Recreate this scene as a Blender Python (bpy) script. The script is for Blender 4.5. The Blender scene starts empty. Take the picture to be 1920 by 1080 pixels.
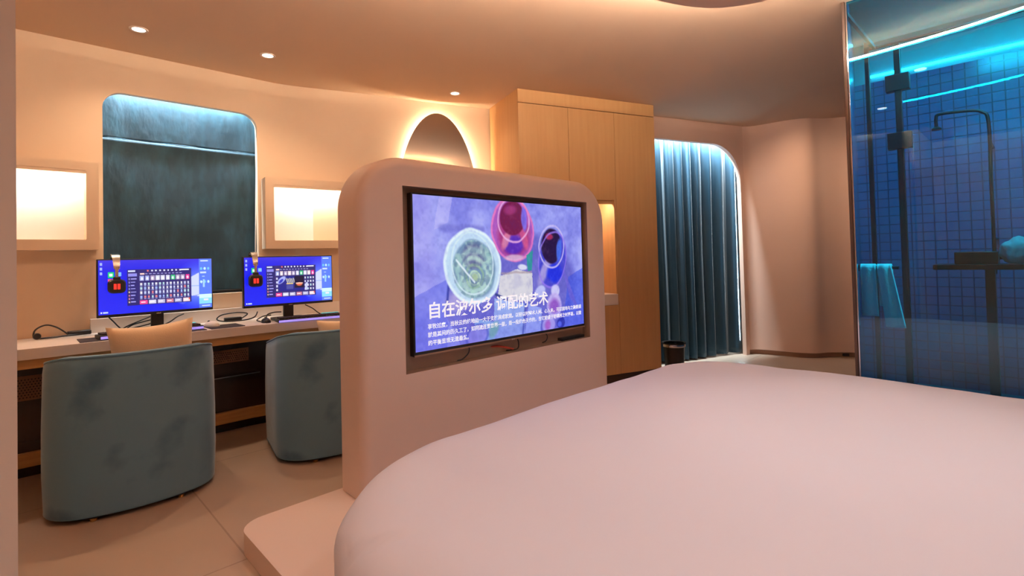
import bpy, bmesh, math, random
import numpy as np
from mathutils import Vector, Matrix, noise

scene = bpy.context.scene
COL = scene.collection
random.seed(7)
PI = math.pi

# ------------------------------------------------------------------ camera
YAW, PITCH, ROLL = math.radians(45.829), math.radians(1.234), math.radians(-1.456)
f_ = Vector((math.cos(YAW) * math.cos(PITCH), math.sin(YAW) * math.cos(PITCH), math.sin(PITCH)))
r_ = Vector((math.sin(YAW), -math.cos(YAW), 0))
u_ = r_.cross(f_)
r2 = r_ * math.cos(ROLL) + u_ * math.sin(ROLL)
u2 = -r_ * math.sin(ROLL) + u_ * math.cos(ROLL)
cam_data = bpy.data.cameras.new('camera')
cam = bpy.data.objects.new('camera', cam_data)
COL.objects.link(cam)
cam.matrix_world = Matrix(((r2.x, u2.x, -f_.x, 0), (r2.y, u2.y, -f_.y, 0), (r2.z, u2.z, -f_.z, 1.15), (0, 0, 0, 1)))
cam_data.sensor_width = 36.0
cam_data.lens = 36.0 * 963.24 / 1920.0
cam_data.shift_y = -77.8 / 1920.0
cam_data.clip_start = 0.02
scene.camera = cam

# ------------------------------------------------------------------ world, view
world = bpy.data.worlds.new('world')
scene.world = world
world.use_nodes = True
world.node_tree.nodes['Background'].inputs[0].default_value = (1.0, 0.86, 0.8, 1)
world.node_tree.nodes['Background'].inputs[1].default_value = 0.02
scene.view_settings.view_transform = 'Standard'
scene.view_settings.look = 'None'
scene.view_settings.gamma = 1.0
scene.view_settings.use_curve_mapping = False
scene.view_settings.exposure = -0.15

WARM = (1.0, 0.72, 0.48)
SOFT = (1.0, 0.89, 0.85)
COOL = (0.70, 0.90, 1.0)


def spot(name, loc, power, color, angle=110, blend=0.8, radius=0.04, aim=(0, 0, -1)):
    d = bpy.data.lights.new(name, 'SPOT')
    d.energy = power
    d.color = color
    d.spot_size = math.radians(angle)
    d.spot_blend = blend
    d.shadow_soft_size = radius
    o = bpy.data.objects.new(name, d)
    COL.objects.link(o)
    o.location = loc
    o.rotation_euler = Vector(aim).to_track_quat('-Z', 'Y').to_euler()
    return o


def area(name, loc, power, color, sx, sy, aim=(0, 0, -1), rz=0.0):
    d = bpy.data.lights.new(name, 'AREA')
    d.energy = power
    d.color = color
    d.shape = 'RECTANGLE'
    d.size, d.size_y = sx, sy
    o = bpy.data.objects.new(name, d)
    COL.objects.link(o)
    o.location = loc
    q = Vector(aim).to_track_quat('-Z', 'Y')
    o.rotation_euler = q.to_euler()
    if abs(aim[2]) > 0.99:
        o.rotation_euler = (0 if aim[2] < 0 else PI, 0, rz)
    return o


CEIL = 2.56
# recessed downlights in the ceiling (positions shared with the fittings built later)
DOWN = [(0.539, 3.686), (1.241, 3.603), (2.703, 3.431)]
for k, (x, y) in enumerate(DOWN):
    spot('downlight_lamp', (x, y, CEIL - 0.015), (30, 34, 14)[k], WARM, 130, 0.9, 0.02)
# downlights in the hanging ceiling panel over the bed
for (x, y, p) in ((1.25, 0.95, 28), (2.25, 0.55, 50), (2.2, -0.7, 42), (0.7, -0.6, 24)):
    spot('panel_lamp', (x, y, 2.385), p, SOFT, 140, 1.0, 0.06)
spot('entrance_fill', (-0.75, -0.5, CEIL - 0.015), 85, (1.0, 0.92, 0.88), 140, 1.0, 0.05)  # unseen fill light added behind the camera to brighten the pillar
spot('hall_lamp', (5.1, 1.55, CEIL - 0.015), 62, WARM, 100, 1.0, 0.05, aim=(0.80, 0.0, -0.86))
# strip lights hidden above the two curtain recesses
area('blind_strip_lamp', (0.86, 4.186, 2.42), 60, COOL, 0.85, 0.03)
area('curtain_strip_lamp', (4.722 + 0.944 * 0.5 + 0.33 * 0.06, 2.711 - 0.33 * 0.5 + 0.944 * 0.06, 2.50), 190, COOL, 1.35, 0.03, rz=math.atan2(-0.33, 0.944))
CW_JAMB = (4.722 + 0.944 * 1.205 + 0.33 * 0.10, 2.711 - 0.33 * 1.205 + 0.944 * 0.10, 1.25)
area('curtain_side_lamp', CW_JAMB, 22, COOL, 0.03, 2.2, aim=(-0.944, 0.33, 0))
# bathroom cove strip light, then an added fill
area('bath_cove_lamp', (5.2, -0.6, 2.90), 11, (0.75, 0.95, 1.0), 0.06, 3.4, aim=(0, 0, -1))
area('bath_fill', (4.02, -0.05, 2.93), 95, (0.85, 0.95, 1.0), 0.3, 0.8, aim=(0, 0, -1))  # unseen overhead light added to brighten the towels and tiles


# ------------------------------------------------------------------ materials
def lin(c):
    out = []
    for v in c[:3]:
        v = v / 255.0
        out.append(v / 12.92 if v <= 0.04045 else ((v + 0.055) / 1.055) ** 2.4)
    return tuple(out)


MATS = {}


def mat(name, rgb, rough=0.6, metal=0.0, emit=None, strength=0.0, sheen=0.0, vary=0.0, scale=8.0, bump=0.0, bscale=60.0, coat=0.0, rgb2=None, ramp=(0.4, 0.65), stretch=None, spec=0.5):
    if name in MATS:
        return MATS[name]
    m = bpy.data.materials.new(name)
    m.use_nodes = True
    nt = m.node_tree
    b = nt.nodes['Principled BSDF']
    c = lin(rgb)
    b.inputs['Base Color'].default_value = (*c, 1)
    b.inputs['Roughness'].default_value = rough
    b.inputs['Metallic'].default_value = metal
    b.inputs['Specular IOR Level'].default_value = spec
    b.inputs['Coat Weight'].default_value = coat
    b.inputs['Sheen Weight'].default_value = sheen
    b.inputs['Sheen Roughness'].default_value = 0.4
    if emit:
        b.inputs['Emission Color'].default_value = (*emit, 1)
        b.inputs['Emission Strength'].default_value = strength
    tc = None
    if vary or rgb2 or bump:
        tc = nt.nodes.new('ShaderNodeTexCoord')
        src = tc.outputs['Object']
        if stretch:
            mp = nt.nodes.new('ShaderNodeMapping')
            mp.inputs['Scale'].default_value = stretch
            nt.links.new(src, mp.inputs[0])
            src = mp.outputs[0]
    if vary or rgb2:
        n = nt.nodes.new('ShaderNodeTexNoise')
        n.inputs['Scale'].default_value = scale
        n.inputs['Detail'].default_value = 4
        nt.links.new(src, n.inputs['Vector'])
        rp = nt.nodes.new('ShaderNodeValToRGB')
        rp.color_ramp.elements[0].position, rp.color_ramp.elements[1].position = ramp
        c2 = lin(rgb2) if rgb2 else tuple(v * (1 - vary) for v in c)
        rp.color_ramp.elements[0].color = (*c, 1)
        rp.color_ramp.elements[1].color = (*c2, 1)
        nt.links.new(n.outputs[0], rp.inputs[0])
        nt.links.new(rp.outputs[0], b.inputs['Base Color'])
    if bump:
        n2 = nt.nodes.new('ShaderNodeTexNoise')
        n2.inputs['Scale'].default_value = bscale
        nt.links.new(src, n2.inputs['Vector'])
        bp = nt.nodes.new('ShaderNodeBump')
        bp.inputs['Strength'].default_value = bump
        bp.inputs['Distance'].default_value = 0.01
        nt.links.new(n2.outputs[0], bp.inputs['Height'])
        nt.links.new(bp.outputs[0], b.inputs['Normal'])
    MATS[name] = m
    return m


PLASTER = mat('cream_plaster', (230, 200, 170), 0.75, vary=0.03, scale=1.5)
CEILING_PAINT = mat('ceiling_paint', (218, 186, 158), 0.8, vary=0.02, scale=1.2)
PINK_PLASTER = mat('rose_plaster', (226, 186, 166), 0.7, vary=0.03, scale=1.5)
PARTITION_PAINT = mat('partition_paint', (225, 198, 186), 0.5, vary=0.02, scale=1.5)
PILLAR_PAINT = mat('pillar_paint', (205, 190, 182), 0.7)
OAK = mat('light_oak_veneer', (206, 158, 106), 0.5, rgb2=(199, 150, 98), scale=4, stretch=(8, 8, 0.4), ramp=(0.3, 0.7))
DESK_WHITE = mat('pale_laminate', (236, 222, 212), 0.35)
DESK_OAK = mat('tan_wood_edge', (200, 150, 92), 0.5, rgb2=(186, 134, 78), scale=6, stretch=(0.6, 9, 9))
DARK_PANEL = mat('dark_smoked_panel', (42, 28, 20), 0.25)
BLACK = mat('black_plastic', (22, 20, 22), 0.4)
BLACK_MATTE = mat('black_rubber', (16, 15, 16), 0.8)
DARK_GREY = mat('dark_grey_fabric_pad', (52, 44, 48), 0.9)
SILVER = mat('brushed_silver', (200, 195, 188), 0.25, 1.0)
BRASS = mat('brass', (200, 160, 100), 0.3, 1.0)
BRONZE = mat('bronze_metal_lining', (150, 122, 104), 0.5, 0.2)
CHROME = mat('chrome', (215, 215, 220), 0.12, 1.0)
VELVET_BLUE = mat('dusty_blue_velvet', (98, 136, 162), 0.75, sheen=0.4, rgb2=(40, 80, 112), scale=3.4, ramp=(0.50, 0.70), bump=0.05, bscale=240)
VELVET_SEAT = mat('dusty_blue_velvet_seat', (90, 132, 162), 0.75, sheen=0.3)
VELVET_TEAL = mat('deep_teal_velvet', (12, 50, 66), 0.65, sheen=0.08, rgb2=(28, 74, 92), scale=7.0, stretch=(1.6, 1, 0.6), ramp=(0.45, 0.75), bump=0.25, bscale=22)
VELVET_CURTAIN = mat('blue_velvet_curtain', (24, 62, 82), 0.6, sheen=0.25)
LINEN = mat('white_cotton_sheet', (228, 220, 228), 0.8, sheen=0.1, bump=0.06, bscale=7)
PLATFORM_PAINT = mat('platform_paint', (230, 202, 188), 0.45)
PILLOW_TAN = mat('tan_pillow_cloth', (232, 200, 164), 0.85, bump=0.1, bscale=160)
TOWEL = mat('white_terry_towel', (225, 232, 232), 0.95, bump=0.3, bscale=140)
TRIM_DARK = mat('dark_brown_trim', (66, 46, 38), 0.4)
SKIRTING = mat('brown_skirting', (172, 132, 108), 0.55)
LED_WARM = mat('warm_strip_light', (255, 240, 220), 0.5, emit=(1.0, 0.82, 0.64), strength=260)
LED_SHELF = mat('shelf_strip_light', (255, 244, 230), 0.5, emit=(1.0, 0.87, 0.74), strength=130)
LED_MIRROR = mat('mirror_halo_light', (255, 240, 215), 0.5, emit=(1.0, 0.80, 0.54), strength=130)
LED_WHITE = mat('white_tube_light', (240, 255, 255), 0.5, emit=(0.9, 1.0, 1.0), strength=14)
LAMP_FACE = mat('downlight_face', (255, 245, 230), 0.4, emit=(1.0, 0.86, 0.72), strength=9)
RED_LED = mat('red_lit_mark', (240, 40, 30), 0.4, emit=(1.0, 0.03, 0.02), strength=1.6)
CYAN_LED = mat('cyan_key_light', (60, 210, 220), 0.4, emit=(0.08, 0.75, 0.8), strength=0.8)
VIOLET_LED = mat('violet_key_light', (150, 130, 255), 0.4, emit=(0.42, 0.32, 1.0), strength=0.9)
WHITE_TEXT = mat('white_screen_text', (245, 245, 250), 0.5, emit=(0.85, 0.9, 1.0), strength=0.75)
MIRROR = mat('mirror_silver', (205, 196, 186), 0.02, 1.0)
PAPER = mat('white_paper', (238, 228, 220), 0.7)
RED_CABLE = mat('red_cable', (176, 62, 44), 0.5)
WINDOW_FRAME = mat('window_frame_grey', (176, 170, 172), 0.5)
BATH_PAINT = mat('bath_white_paint', (150, 172, 176), 0.7)
BATH_DARK = mat('bath_ceiling_paint', (150, 150, 146), 0.7)
SATIN_BLACK = mat('satin_black_metal', (38, 30, 34), 0.35, 0.4)


def brick_mat(name, rgb, mortar, w, h, msize, rough, axes='XY', off=(0, 0), gloss_bump=0.3, stagger=0.0, vary=0.04):
    m = bpy.data.materials.new(name)
    m.use_nodes = True
    nt = m.node_tree
    b = nt.nodes['Principled BSDF']
    b.inputs['Roughness'].default_value = rough
    tc = nt.nodes.new('ShaderNodeTexCoord')
    sep = nt.nodes.new('ShaderNodeSeparateXYZ')
    cmb = nt.nodes.new('ShaderNodeCombineXYZ')
    nt.links.new(tc.outputs['Object'], sep.inputs[0])
    ad = []
    for k, ax in enumerate(axes):
        a = nt.nodes.new('ShaderNodeMath')
        a.operation = 'ADD'
        a.inputs[1].default_value = off[k]
        nt.links.new(sep.outputs[ax], a.inputs[0])
        nt.links.new(a.outputs[0], cmb.inputs[k])
    br = nt.nodes.new('ShaderNodeTexBrick')
    br.offset = stagger
    br.inputs['Scale'].default_value = 1.0
    br.inputs['Brick Width'].default_value = w
    br.inputs['Row Height'].default_value = h
    br.inputs['Mortar Size'].default_value = msize
    br.inputs['Mortar Smooth'].default_value = 0.2
    c = lin(rgb)
    br.inputs['Color1'].default_value = (*c, 1)
    br.inputs['Color2'].default_value = (*[v * (1 - vary) for v in c], 1)
    br.inputs['Mortar'].default_value = (*lin(mortar), 1)
    nt.links.new(cmb.outputs[0], br.inputs['Vector'])
    n = nt.nodes.new('ShaderNodeTexNoise')
    n.inputs['Scale'].default_value = 2.2
    n.inputs['Detail'].default_value = 5
    nt.links.new(tc.outputs['Object'], n.inputs['Vector'])
    mx = nt.nodes.new('ShaderNodeMix')
    mx.data_type = 'RGBA'
    mx.blend_type = 'MULTIPLY'
    mx.inputs[0].default_value = 0.12
    nt.links.new(br.outputs['Color'], mx.inputs[6])
    nt.links.new(n.outputs[0], mx.inputs[7])
    nt.links.new(mx.outputs[2], b.inputs['Base Color'])
    bp = nt.nodes.new('ShaderNodeBump')
    bp.inputs['Strength'].default_value = gloss_bump
    bp.inputs['Distance'].default_value = 0.003
    bp.invert = True
    nt.links.new(br.outputs['Fac'], bp.inputs['Height'])
    nt.links.new(bp.outputs[0], b.inputs['Normal'])
    return m


FLOOR_TILE = brick_mat('beige_floor_tile', (196, 170, 150), (168, 142, 122), 1.2, 1.2, 0.004, 0.42, 'XY', (0.545, 0.2))
BLUE_TILE = brick_mat('blue_square_tile', (52, 96, 140), (22, 48, 84), 0.075, 0.075, 0.0045, 0.18, 'YZ', (0, 0))
BLUE_TILE_X = brick_mat('blue_square_tile_side', (52, 96, 140), (22, 48, 84), 0.075, 0.075, 0.0045, 0.18, 'XZ', (0, 0))
BATH_FLOOR = brick_mat('bath_floor_tile', (90, 120, 140), (70, 96, 116), 0.3, 0.3, 0.004, 0.3, 'XY', (0, 0))


def glass_mat(name, tint, ior=1.5, rough=0.0):
    m = bpy.data.materials.new(name)
    m.use_nodes = True
    nt = m.node_tree
    for n in list(nt.nodes):
        nt.nodes.remove(n)
    out = nt.nodes.new('ShaderNodeOutputMaterial')
    tr = nt.nodes.new('ShaderNodeBsdfTransparent')
    tr.inputs[0].default_value = (*tint, 1)
    gl = nt.nodes.new('ShaderNodeBsdfGlossy')
    gl.inputs['Roughness'].default_value = rough
    gl.inputs[0].default_value = (0.9, 0.95, 1.0, 1)
    fr = nt.nodes.new('ShaderNodeFresnel')
    fr.inputs[0].default_value = ior
    mx = nt.nodes.new('ShaderNodeMixShader')
    nt.links.new(fr.outputs[0], mx.inputs[0])
    nt.links.new(tr.outputs[0], mx.inputs[1])
    nt.links.new(gl.outputs[0], mx.inputs[2])
    nt.links.new(mx.outputs[0], out.inputs[0])
    return m


BLUE_GLASS = glass_mat('blue_tinted_glass', (0.10, 0.74, 0.90), 1.7)
CLEAR_GLASS = glass_mat('clear_shower_glass', (0.86, 0.93, 0.95), 1.35)


def vcol_mat(name, strength):
    m = bpy.data.materials.new(name)
    m.use_nodes = True
    nt = m.node_tree
    b = nt.nodes['Principled BSDF']
    b.inputs['Base Color'].default_value = (0.01, 0.01, 0.012, 1)
    b.inputs['Roughness'].default_value = 0.25
    at = nt.nodes.new('ShaderNodeAttribute')
    at.attribute_name = 'picture'
    nt.links.new(at.outputs['Color'], b.inputs['Emission Color'])
    b.inputs['Emission Strength'].default_value = strength
    return m


TV_PICTURE = vcol_mat('television_picture', 1.12)
MONITOR_PICTURE = vcol_mat('monitor_picture', 1.45)

# ------------------------------------------------------------------ object helpers


def tag(o, label=None, cat=None, group=None, kind=None):
    if label:
        o['label'] = label
    if cat:
        o['category'] = cat
    if group:
        o['group'] = group
    if kind:
        o['kind'] = kind
    return o


def thing(name, label, cat, loc=(0, 0, 0), rz=0.0, group=None):
    o = bpy.data.objects.new(name, None)
    COL.objects.link(o)
    o.location = loc
    o.rotation_euler = (0, 0, rz)
    o.empty_display_size = 0.05
    return tag(o, label, cat, group)


def link(name, me, material, parent=None, smooth=False, angle=40):
    if material is not None and not me.materials:
        me.materials.append(material)
    if smooth:
        for p in me.polygons:
            p.use_smooth = True
        try:
            me.set_sharp_from_angle(angle=math.radians(angle))
        except Exception:
            pass
    o = bpy.data.objects.new(name, me)
    COL.objects.link(o)
    if parent:
        o.parent = parent
    return o


def bm_obj(name, bm, material, parent=None, smooth=False, bevel=0.0, seg=2, angle=40):
    bmesh.ops.recalc_face_normals(bm, faces=bm.faces)
    me = bpy.data.meshes.new(name)
    bm.to_mesh(me)
    bm.free()
    o = link(name, me, material, parent, smooth, angle)
    if bevel:
        md = o.modifiers.new('bevel', 'BEVEL')
        md.width = bevel
        md.segments = seg
        md.limit_method = 'ANGLE'
        md.angle_limit = math.radians(35)
    return o


def add_box(bm, lo, hi, M=None):
    x0, y0, z0 = lo
    x1, y1, z1 = hi
    co = [(x0, y0, z0), (x1, y0, z0), (x1, y1, z0), (x0, y1, z0), (x0, y0, z1), (x1, y0, z1), (x1, y1, z1), (x0, y1, z1)]
    v = [bm.verts.new(M @ Vector(c) if M else c) for c in co]
    for f in ((0, 3, 2, 1), (4, 5, 6, 7), (0, 1, 5, 4), (1, 2, 6, 5), (2, 3, 7, 6), (3, 0, 4, 7)):
        bm.faces.new([v[i] for i in f])


def box(name, lo, hi, material, parent=None, bevel=0.0, M=None, seg=2):
    bm = bmesh.new()
    add_box(bm, lo, hi, M)
    return bm_obj(name, bm, material, parent, smooth=bool(bevel), bevel=bevel, seg=seg)


def smooth_path(pts, n=8, closed=False):
    pts = [Vector(p) for p in pts]
    out = []
    m = len(pts)
    rng = m if closed else m - 1
    for i in range(rng):
        if closed:
            p0, p1, p2, p3 = pts[(i - 1) % m], pts[i], pts[(i + 1) % m], pts[(i + 2) % m]
        else:
            p0, p1, p2, p3 = pts[max(i - 1, 0)], pts[i], pts[i + 1], pts[min(i + 2, m - 1)]
        for k in range(n):
            t = k / n
            out.append(0.5 * ((2 * p1) + (p2 - p0) * t + (2 * p0 - 5 * p1 + 4 * p2 - p3) * t * t + (3 * p1 - p0 - 3 * p2 + p3) * t ** 3))
    if not closed:
        out.append(pts[-1])
    return out


def add_tube(bm, pts, r, seg=8, closed=False, caps=True):
    pts = [Vector(p) for p in pts]
    rad = r if isinstance(r, (list, tuple)) else [r] * len(pts)
    n = len(pts)
    rings = []
    prev = None
    for i in range(n):
        if closed:
            t = (pts[(i + 1) % n] - pts[i - 1]).normalized()
        else:
            t = (pts[min(i + 1, n - 1)] - pts[max(i - 1, 0)]).normalized()
        if prev is None:
            a = Vector((0, 0, 1)) if abs(t.z) < 0.9 else Vector((1, 0, 0))
            u = t.cross(a).normalized()
        else:
            u = (prev - t * prev.dot(t)).normalized()
        prev = u
        w = t.cross(u)
        rings.append([bm.verts.new(pts[i] + (u * math.cos(2 * PI * k / seg) + w * math.sin(2 * PI * k / seg)) * rad[i]) for k in range(seg)])
    for i in range(n if closed else n - 1):
        a, b = rings[i], rings[(i + 1) % n]
        for k in range(seg):
            bm.faces.new((a[k], a[(k + 1) % seg], b[(k + 1) % seg], b[k]))
    if caps and not closed:
        bm.faces.new(rings[0])
        bm.faces.new(rings[-1])


def tube(name, pts, r, material, parent=None, seg=8, closed=False, n=6, straight=False):
    bm = bmesh.new()
    add_tube(bm, pts if straight else smooth_path(pts, n, closed), r, seg, closed)
    return bm_obj(name, bm, material, parent, smooth=True, angle=60)


def add_lathe(bm, prof, seg=32, M=None, sx=1.0):
    rings = []
    for (r, z) in prof:
        if r < 1e-6:
            v = bm.verts.new(M @ Vector((0, 0, z)) if M else (0, 0, z))
            rings.append([v])
        else:
            rr = []
            for k in range(seg):
                a = 2 * PI * k / seg
                c = Vector((r * math.cos(a) * sx, r * math.sin(a), z))
                rr.append(bm.verts.new(M @ c if M else c))
            rings.append(rr)
    for a, b in zip(rings, rings[1:]):
        for k in range(seg):
            k2 = (k + 1) % seg
            if len(a) == 1 and len(b) == 1:
                continue
            if len(a) == 1:
                bm.faces.new((a[0], b[k], b[k2]))
            elif len(b) == 1:
                bm.faces.new((a[k], a[k2], b[0]))
            else:
                bm.faces.new((a[k], a[k2], b[k2], b[k]))


def lathe(name, prof, material, parent=None, seg=32, M=None, angle=40):
    bm = bmesh.new()
    add_lathe(bm, prof, seg, M)
    return bm_obj(name, bm, material, parent, smooth=True, angle=angle)


def rrect(x0, x1, z0, z1, rtl=0, rtr=0, rbr=0, rbl=0, n=10):
    """outline of a rectangle with its own radius at each corner, counter-clockwise from bottom left"""
    pts = []
    for (cx, cz, r, a0) in ((x0, z0, rbl, PI), (x1, z0, rbr, 1.5 * PI), (x1, z1, rtr, 0), (x0, z1, rtl, 0.5 * PI)):
        if r <= 0:
            pts.append((cx, cz))
            continue
        ox = cx + r if cx == x0 else cx - r
        oz = cz + r if cz == z0 else cz - r
        for k in range(n + 1):
            a = a0 + 0.5 * PI * k / n
            pts.append((ox + r * math.cos(a), oz + r * math.sin(a)))
    return pts


def wall_matrix(p0, d, up=True):
    """local u along d, local v up, local w = out of the wall away from the room"""
    d = Vector((d[0], d[1], 0)).normalized()
    w = Vector((-d.y, d.x, 0))
    M = Matrix(((d.x, 0, w.x, p0[0]), (d.y, 0, w.y, p0[1]), (0, 1, 0, p0[2] if len(p0) > 2 else 0), (0, 0, 0, 1)))
    return M


def plate_bm(outer, holes, thick, M=None):
    bm = bmesh.new()
    edges = []
    for loop in [outer] + list(holes):
        vs = [bm.verts.new((p[0], p[1], 0)) for p in loop]
        for i in range(len(vs)):
            edges.append(bm.edges.new((vs[i], vs[(i + 1) % len(vs)])))
    bmesh.ops.triangle_fill(bm, use_beauty=True, use_dissolve=False, edges=edges)
    r = bmesh.ops.extrude_face_region(bm, geom=bm.faces[:])
    nv = [g for g in r['geom'] if isinstance(g, bmesh.types.BMVert)]
    bmesh.ops.translate(bm, verts=nv, vec=(0, 0, thick))
    if M:
        bmesh.ops.transform(bm, matrix=M, verts=bm.verts)
    return bm


def plate(name, outer, holes, thick, material, parent=None, M=None, smooth=True):
    return bm_obj(name, plate_bm(outer, holes, thick, M), material, parent, smooth=smooth)


XY = Matrix.Identity(4)


def strip_wall(name, path, z0, z1, thick, material, side=1, parent=None):
    """a wall that follows a plan path, thickened to one side"""
    pts = [Vector((p[0], p[1], 0)) for p in path]
    bm = bmesh.new()
    rows = []
    for i, p in enumerate(pts):
        t = (pts[min(i + 1, len(pts) - 1)] - pts[max(i - 1, 0)]).normalized()
        nrm = Vector((-t.y, t.x, 0)) * side
        q = p + nrm * thick
        rows.append([bm.verts.new((p.x, p.y, z0)), bm.verts.new((p.x, p.y, z1)), bm.verts.new((q.x, q.y, z1)), bm.verts.new((q.x, q.y, z0))])
    for a, b in zip(rows, rows[1:]):
        for k in range(4):
            bm.faces.new((a[k], a[(k + 1) % 4], b[(k + 1) % 4], b[k]))
    bm.faces.new(rows[0])
    bm.faces.new(rows[-1])
    return bm_obj(name, bm, material, parent, smooth=True, angle=50)


def structure(o):
    o['kind'] = 'structure'
    return o


def copy_tree(o, parent=None):
    c = o.copy()
    COL.objects.link(c)
    if parent:
        c.parent = parent
    for ch in list(o.children):
        copy_tree(ch, c)
    return c


# ------------------------------------------------------------------ the room
structure(box('floor', (-2.2, -3.1, -0.1), (7.0, 4.6, 0.0), FLOOR_TILE))
ceiling_plan = [(-2.2, -3.1), (3.40, -3.1), (3.40, 0.75), (6.42, 1.36), (7.0, 1.48), (7.0, 4.6), (-2.2, 4.6)]
structure(plate('ceiling', ceiling_plan, [], 0.1, CEILING_PAINT, M=Matrix.Translation((0, 0, CEIL))))

# desk wall: straight part with the blind's opening, then the bent part towards the wardrobe
hole = rrect(0.41, 1.335, 0.945, 2.285, 0.11, 0.11, 0.03, 0.03, 8)
structure(plate('wall_back', [(-0.5, 0), (1.40, 0), (1.40, CEIL), (-0.5, CEIL)], [hole], 0.045, PLASTER, M=wall_matrix((0, 4.13), (1, 0))))
bend = smooth_path([(1.40, 4.13, 0), (1.50, 4.124, 0), (1.66, 4.085, 0), (1.944, 3.985, 0), (2.198, 3.905, 0), (2.664, 3.785, 0), (3.26, 3.584, 0), (3.62, 3.43, 0)], 6)
structure(strip_wall('wall_back_bend', bend, 0, CEIL, 0.08, PLASTER))
# outer wall behind the blind recess, with its window
structure(box('wall_back_outer', (-0.5, 4.30, 0), (1.55, 4.36, CEIL), PLASTER))
w1 = structure(thing('window_1', None, None, (0.87, 4.29, 0.98)))
plate('window_frame', rrect(-0.44, 0.44, 0.0, 1.28), [rrect(-0.39, 0.39, 0.05, 1.23)], 0.03, WINDOW_FRAME, w1, M=wall_matrix((0, -0.02), (1, 0)))
box('window_pane', (-0.40, -0.008, 0.04), (0.40, -0.002, 1.24), BLACK, w1)
# left end of the room and the pillar near the camera
structure(box('wall_left', (-0.56, 1.38, 0), (-0.45, 4.2, CEIL), PLASTER))
structure(box('wall_left_pillar', (-0.60, 1.0, 0), (0.0035, 1.40, CEIL), PILLAR_PAINT))
structure(box('wall_left_entrance', (-2.2, 0.98, 0), (-0.58, 1.10, CEIL), PLASTER))
structure(box('wall_left_side', (-2.2, -3.0, 0), (-2.1, 1.0, CEIL), PLASTER))
structure(box('wall_front', (-2.2, -3.1, 0), (5.6, -3.0, 3.0), PLASTER))

# curtain wall on the right, then the curved end of the room
CW0 = Vector((4.722, 2.711, 0))
CWD = Vector((0.944, -0.330, 0)).normalized()
opening = rrect(-0.26, 1.19, 0.0, 2.335, 0.06, 0.40, 0, 0, 14)     # bottom left, bottom right, right corner arc, left corner arc
ring = [(-0.29, 0.0), opening[0]] + list(reversed(opening[2:])) + [opening[1], (1.24, 0.0), (1.24, CEIL), (-0.29, CEIL)]
structure(plate('wall_right', ring, [], 0.05, PINK_PLASTER, M=wall_matrix(CW0, CWD)))
end = smooth_path([(5.893, 2.302, 0), (5.965, 2.235, 0), (5.995, 2.08, 0), (6.02, 1.86, 0), (6.09, 1.70, 0), (6.22, 1.61, 0), (6.32, 1.50, 0), (6.37, 1.38, 0), (6.40, 1.20, 0)], 6)
structure(strip_wall('wall_right_curve', end, 0.055, CEIL, 0.08, PINK_PLASTER))
structure(strip_wall('baseboard_right', [(p[0] + 0.04, p[1] + 0.02) for p in end], 0.0, 0.06, 0.05, SKIRTING))
structure(strip_wall('wall_right_outer', [tuple((CW0 + CWD * u + Vector((0.33, 0.944, 0)) * 0.26)[:2]) for u in (-0.27, 1.5)], 0, CEIL, 0.06, PINK_PLASTER))
w2 = structure(thing('window_2', None, None, CW0 + CWD * 0.45 + Vector((0.33, 0.944, 0)) * 0.25, math.atan2(CWD.y, CWD.x)))
plate('window_frame', rrect(-0.7, 0.7, 0.3, 2.2), [rrect(-0.64, 0.64, 0.36, 2.14)], 0.03, WINDOW_FRAME, w2, M=wall_matrix((0, -0.03), (1, 0)))
box('window_pane', (-0.65, -0.012, 0.35), (0.65, -0.004, 2.15), BLACK, w2)

# bathroom shell
structure(plate('wall_bath_side', [(3.455, 0.735), (6.36, 1.30), (6.36, 1.355), (3.455, 0.748)], [], 3.0, BLUE_TILE_X))
structure(box('wall_bath_tiled', (5.40, -3.0, 0), (5.5, 1.12, 2.60), BLUE_TILE))
structure(box('wall_bath_upper', (5.44, -3.0, 2.60), (5.5, 1.12, 3.0), BATH_PAINT))
structure(plate('ceiling_bath', [(3.40, -3.1), (5.5, -3.1), (5.5, 1.13), (3.40, 0.74)], [], 0.06, BATH_DARK, M=Matrix.Translation((0, 0, 2.96))))
structure(box('wall_bath_header', (3.38, -3.0, 2.561), (3.46, 0.75, 3.0), PLASTER))
structure(box('floor_bath', (3.45, -3.0, 0.0), (5.4, 0.75, 0.02), BATH_FLOOR))

# hanging ceiling panel over the bed with its strip light
isl = smooth_path([(1.06, 1.82, 0), (1.45, 1.66, 0), (1.90, 1.43, 0), (2.275, 1.283, 0), (2.440, 1.215, 0), (2.572, 1.130, 0), (2.655, 1.025, 0), (2.702, 0.907, 0), (2.72, 0.72, 0), (2.78, 0.3, 0), (2.95, -0.5, 0), (2.6, -1.5, 0), (1.6, -1.8, 0), (0.5, -1.6, 0), (-0.1, -0.8, 0), (-0.2, 0.3, 0), (0.1, 1.3, 0), (0.6, 1.80, 0)], 8, True)
canopy = structure(plate('ceiling_panel', [(p.x, p.y) for p in isl], [], 0.04, CEILING_PAINT, M=Matrix.Translation((0, 0, 2.40))))
inner = []
for i, p in enumerate(isl):
    t = (isl[(i + 1) % len(isl)] - isl[i - 1]).normalized()
    inner.append((p + Vector((t.y, -t.x, 0)) * 0.03))
bm = bmesh.new()
add_tube(bm, [(p.x, p.y, 2.452) for p in inner], 0.010, 6, True)
bm_obj('strip_light', bm, LED_WARM, canopy, smooth=True)
bm = bmesh.new()
add_lathe(bm, [(0.25, 2.43), (0.25, CEIL + 0.01)], 24, Matrix.Translation((1.3, 0.0, 0)))
bm_obj('hanger', bm, CEILING_PAINT, canopy, smooth=True)
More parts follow.
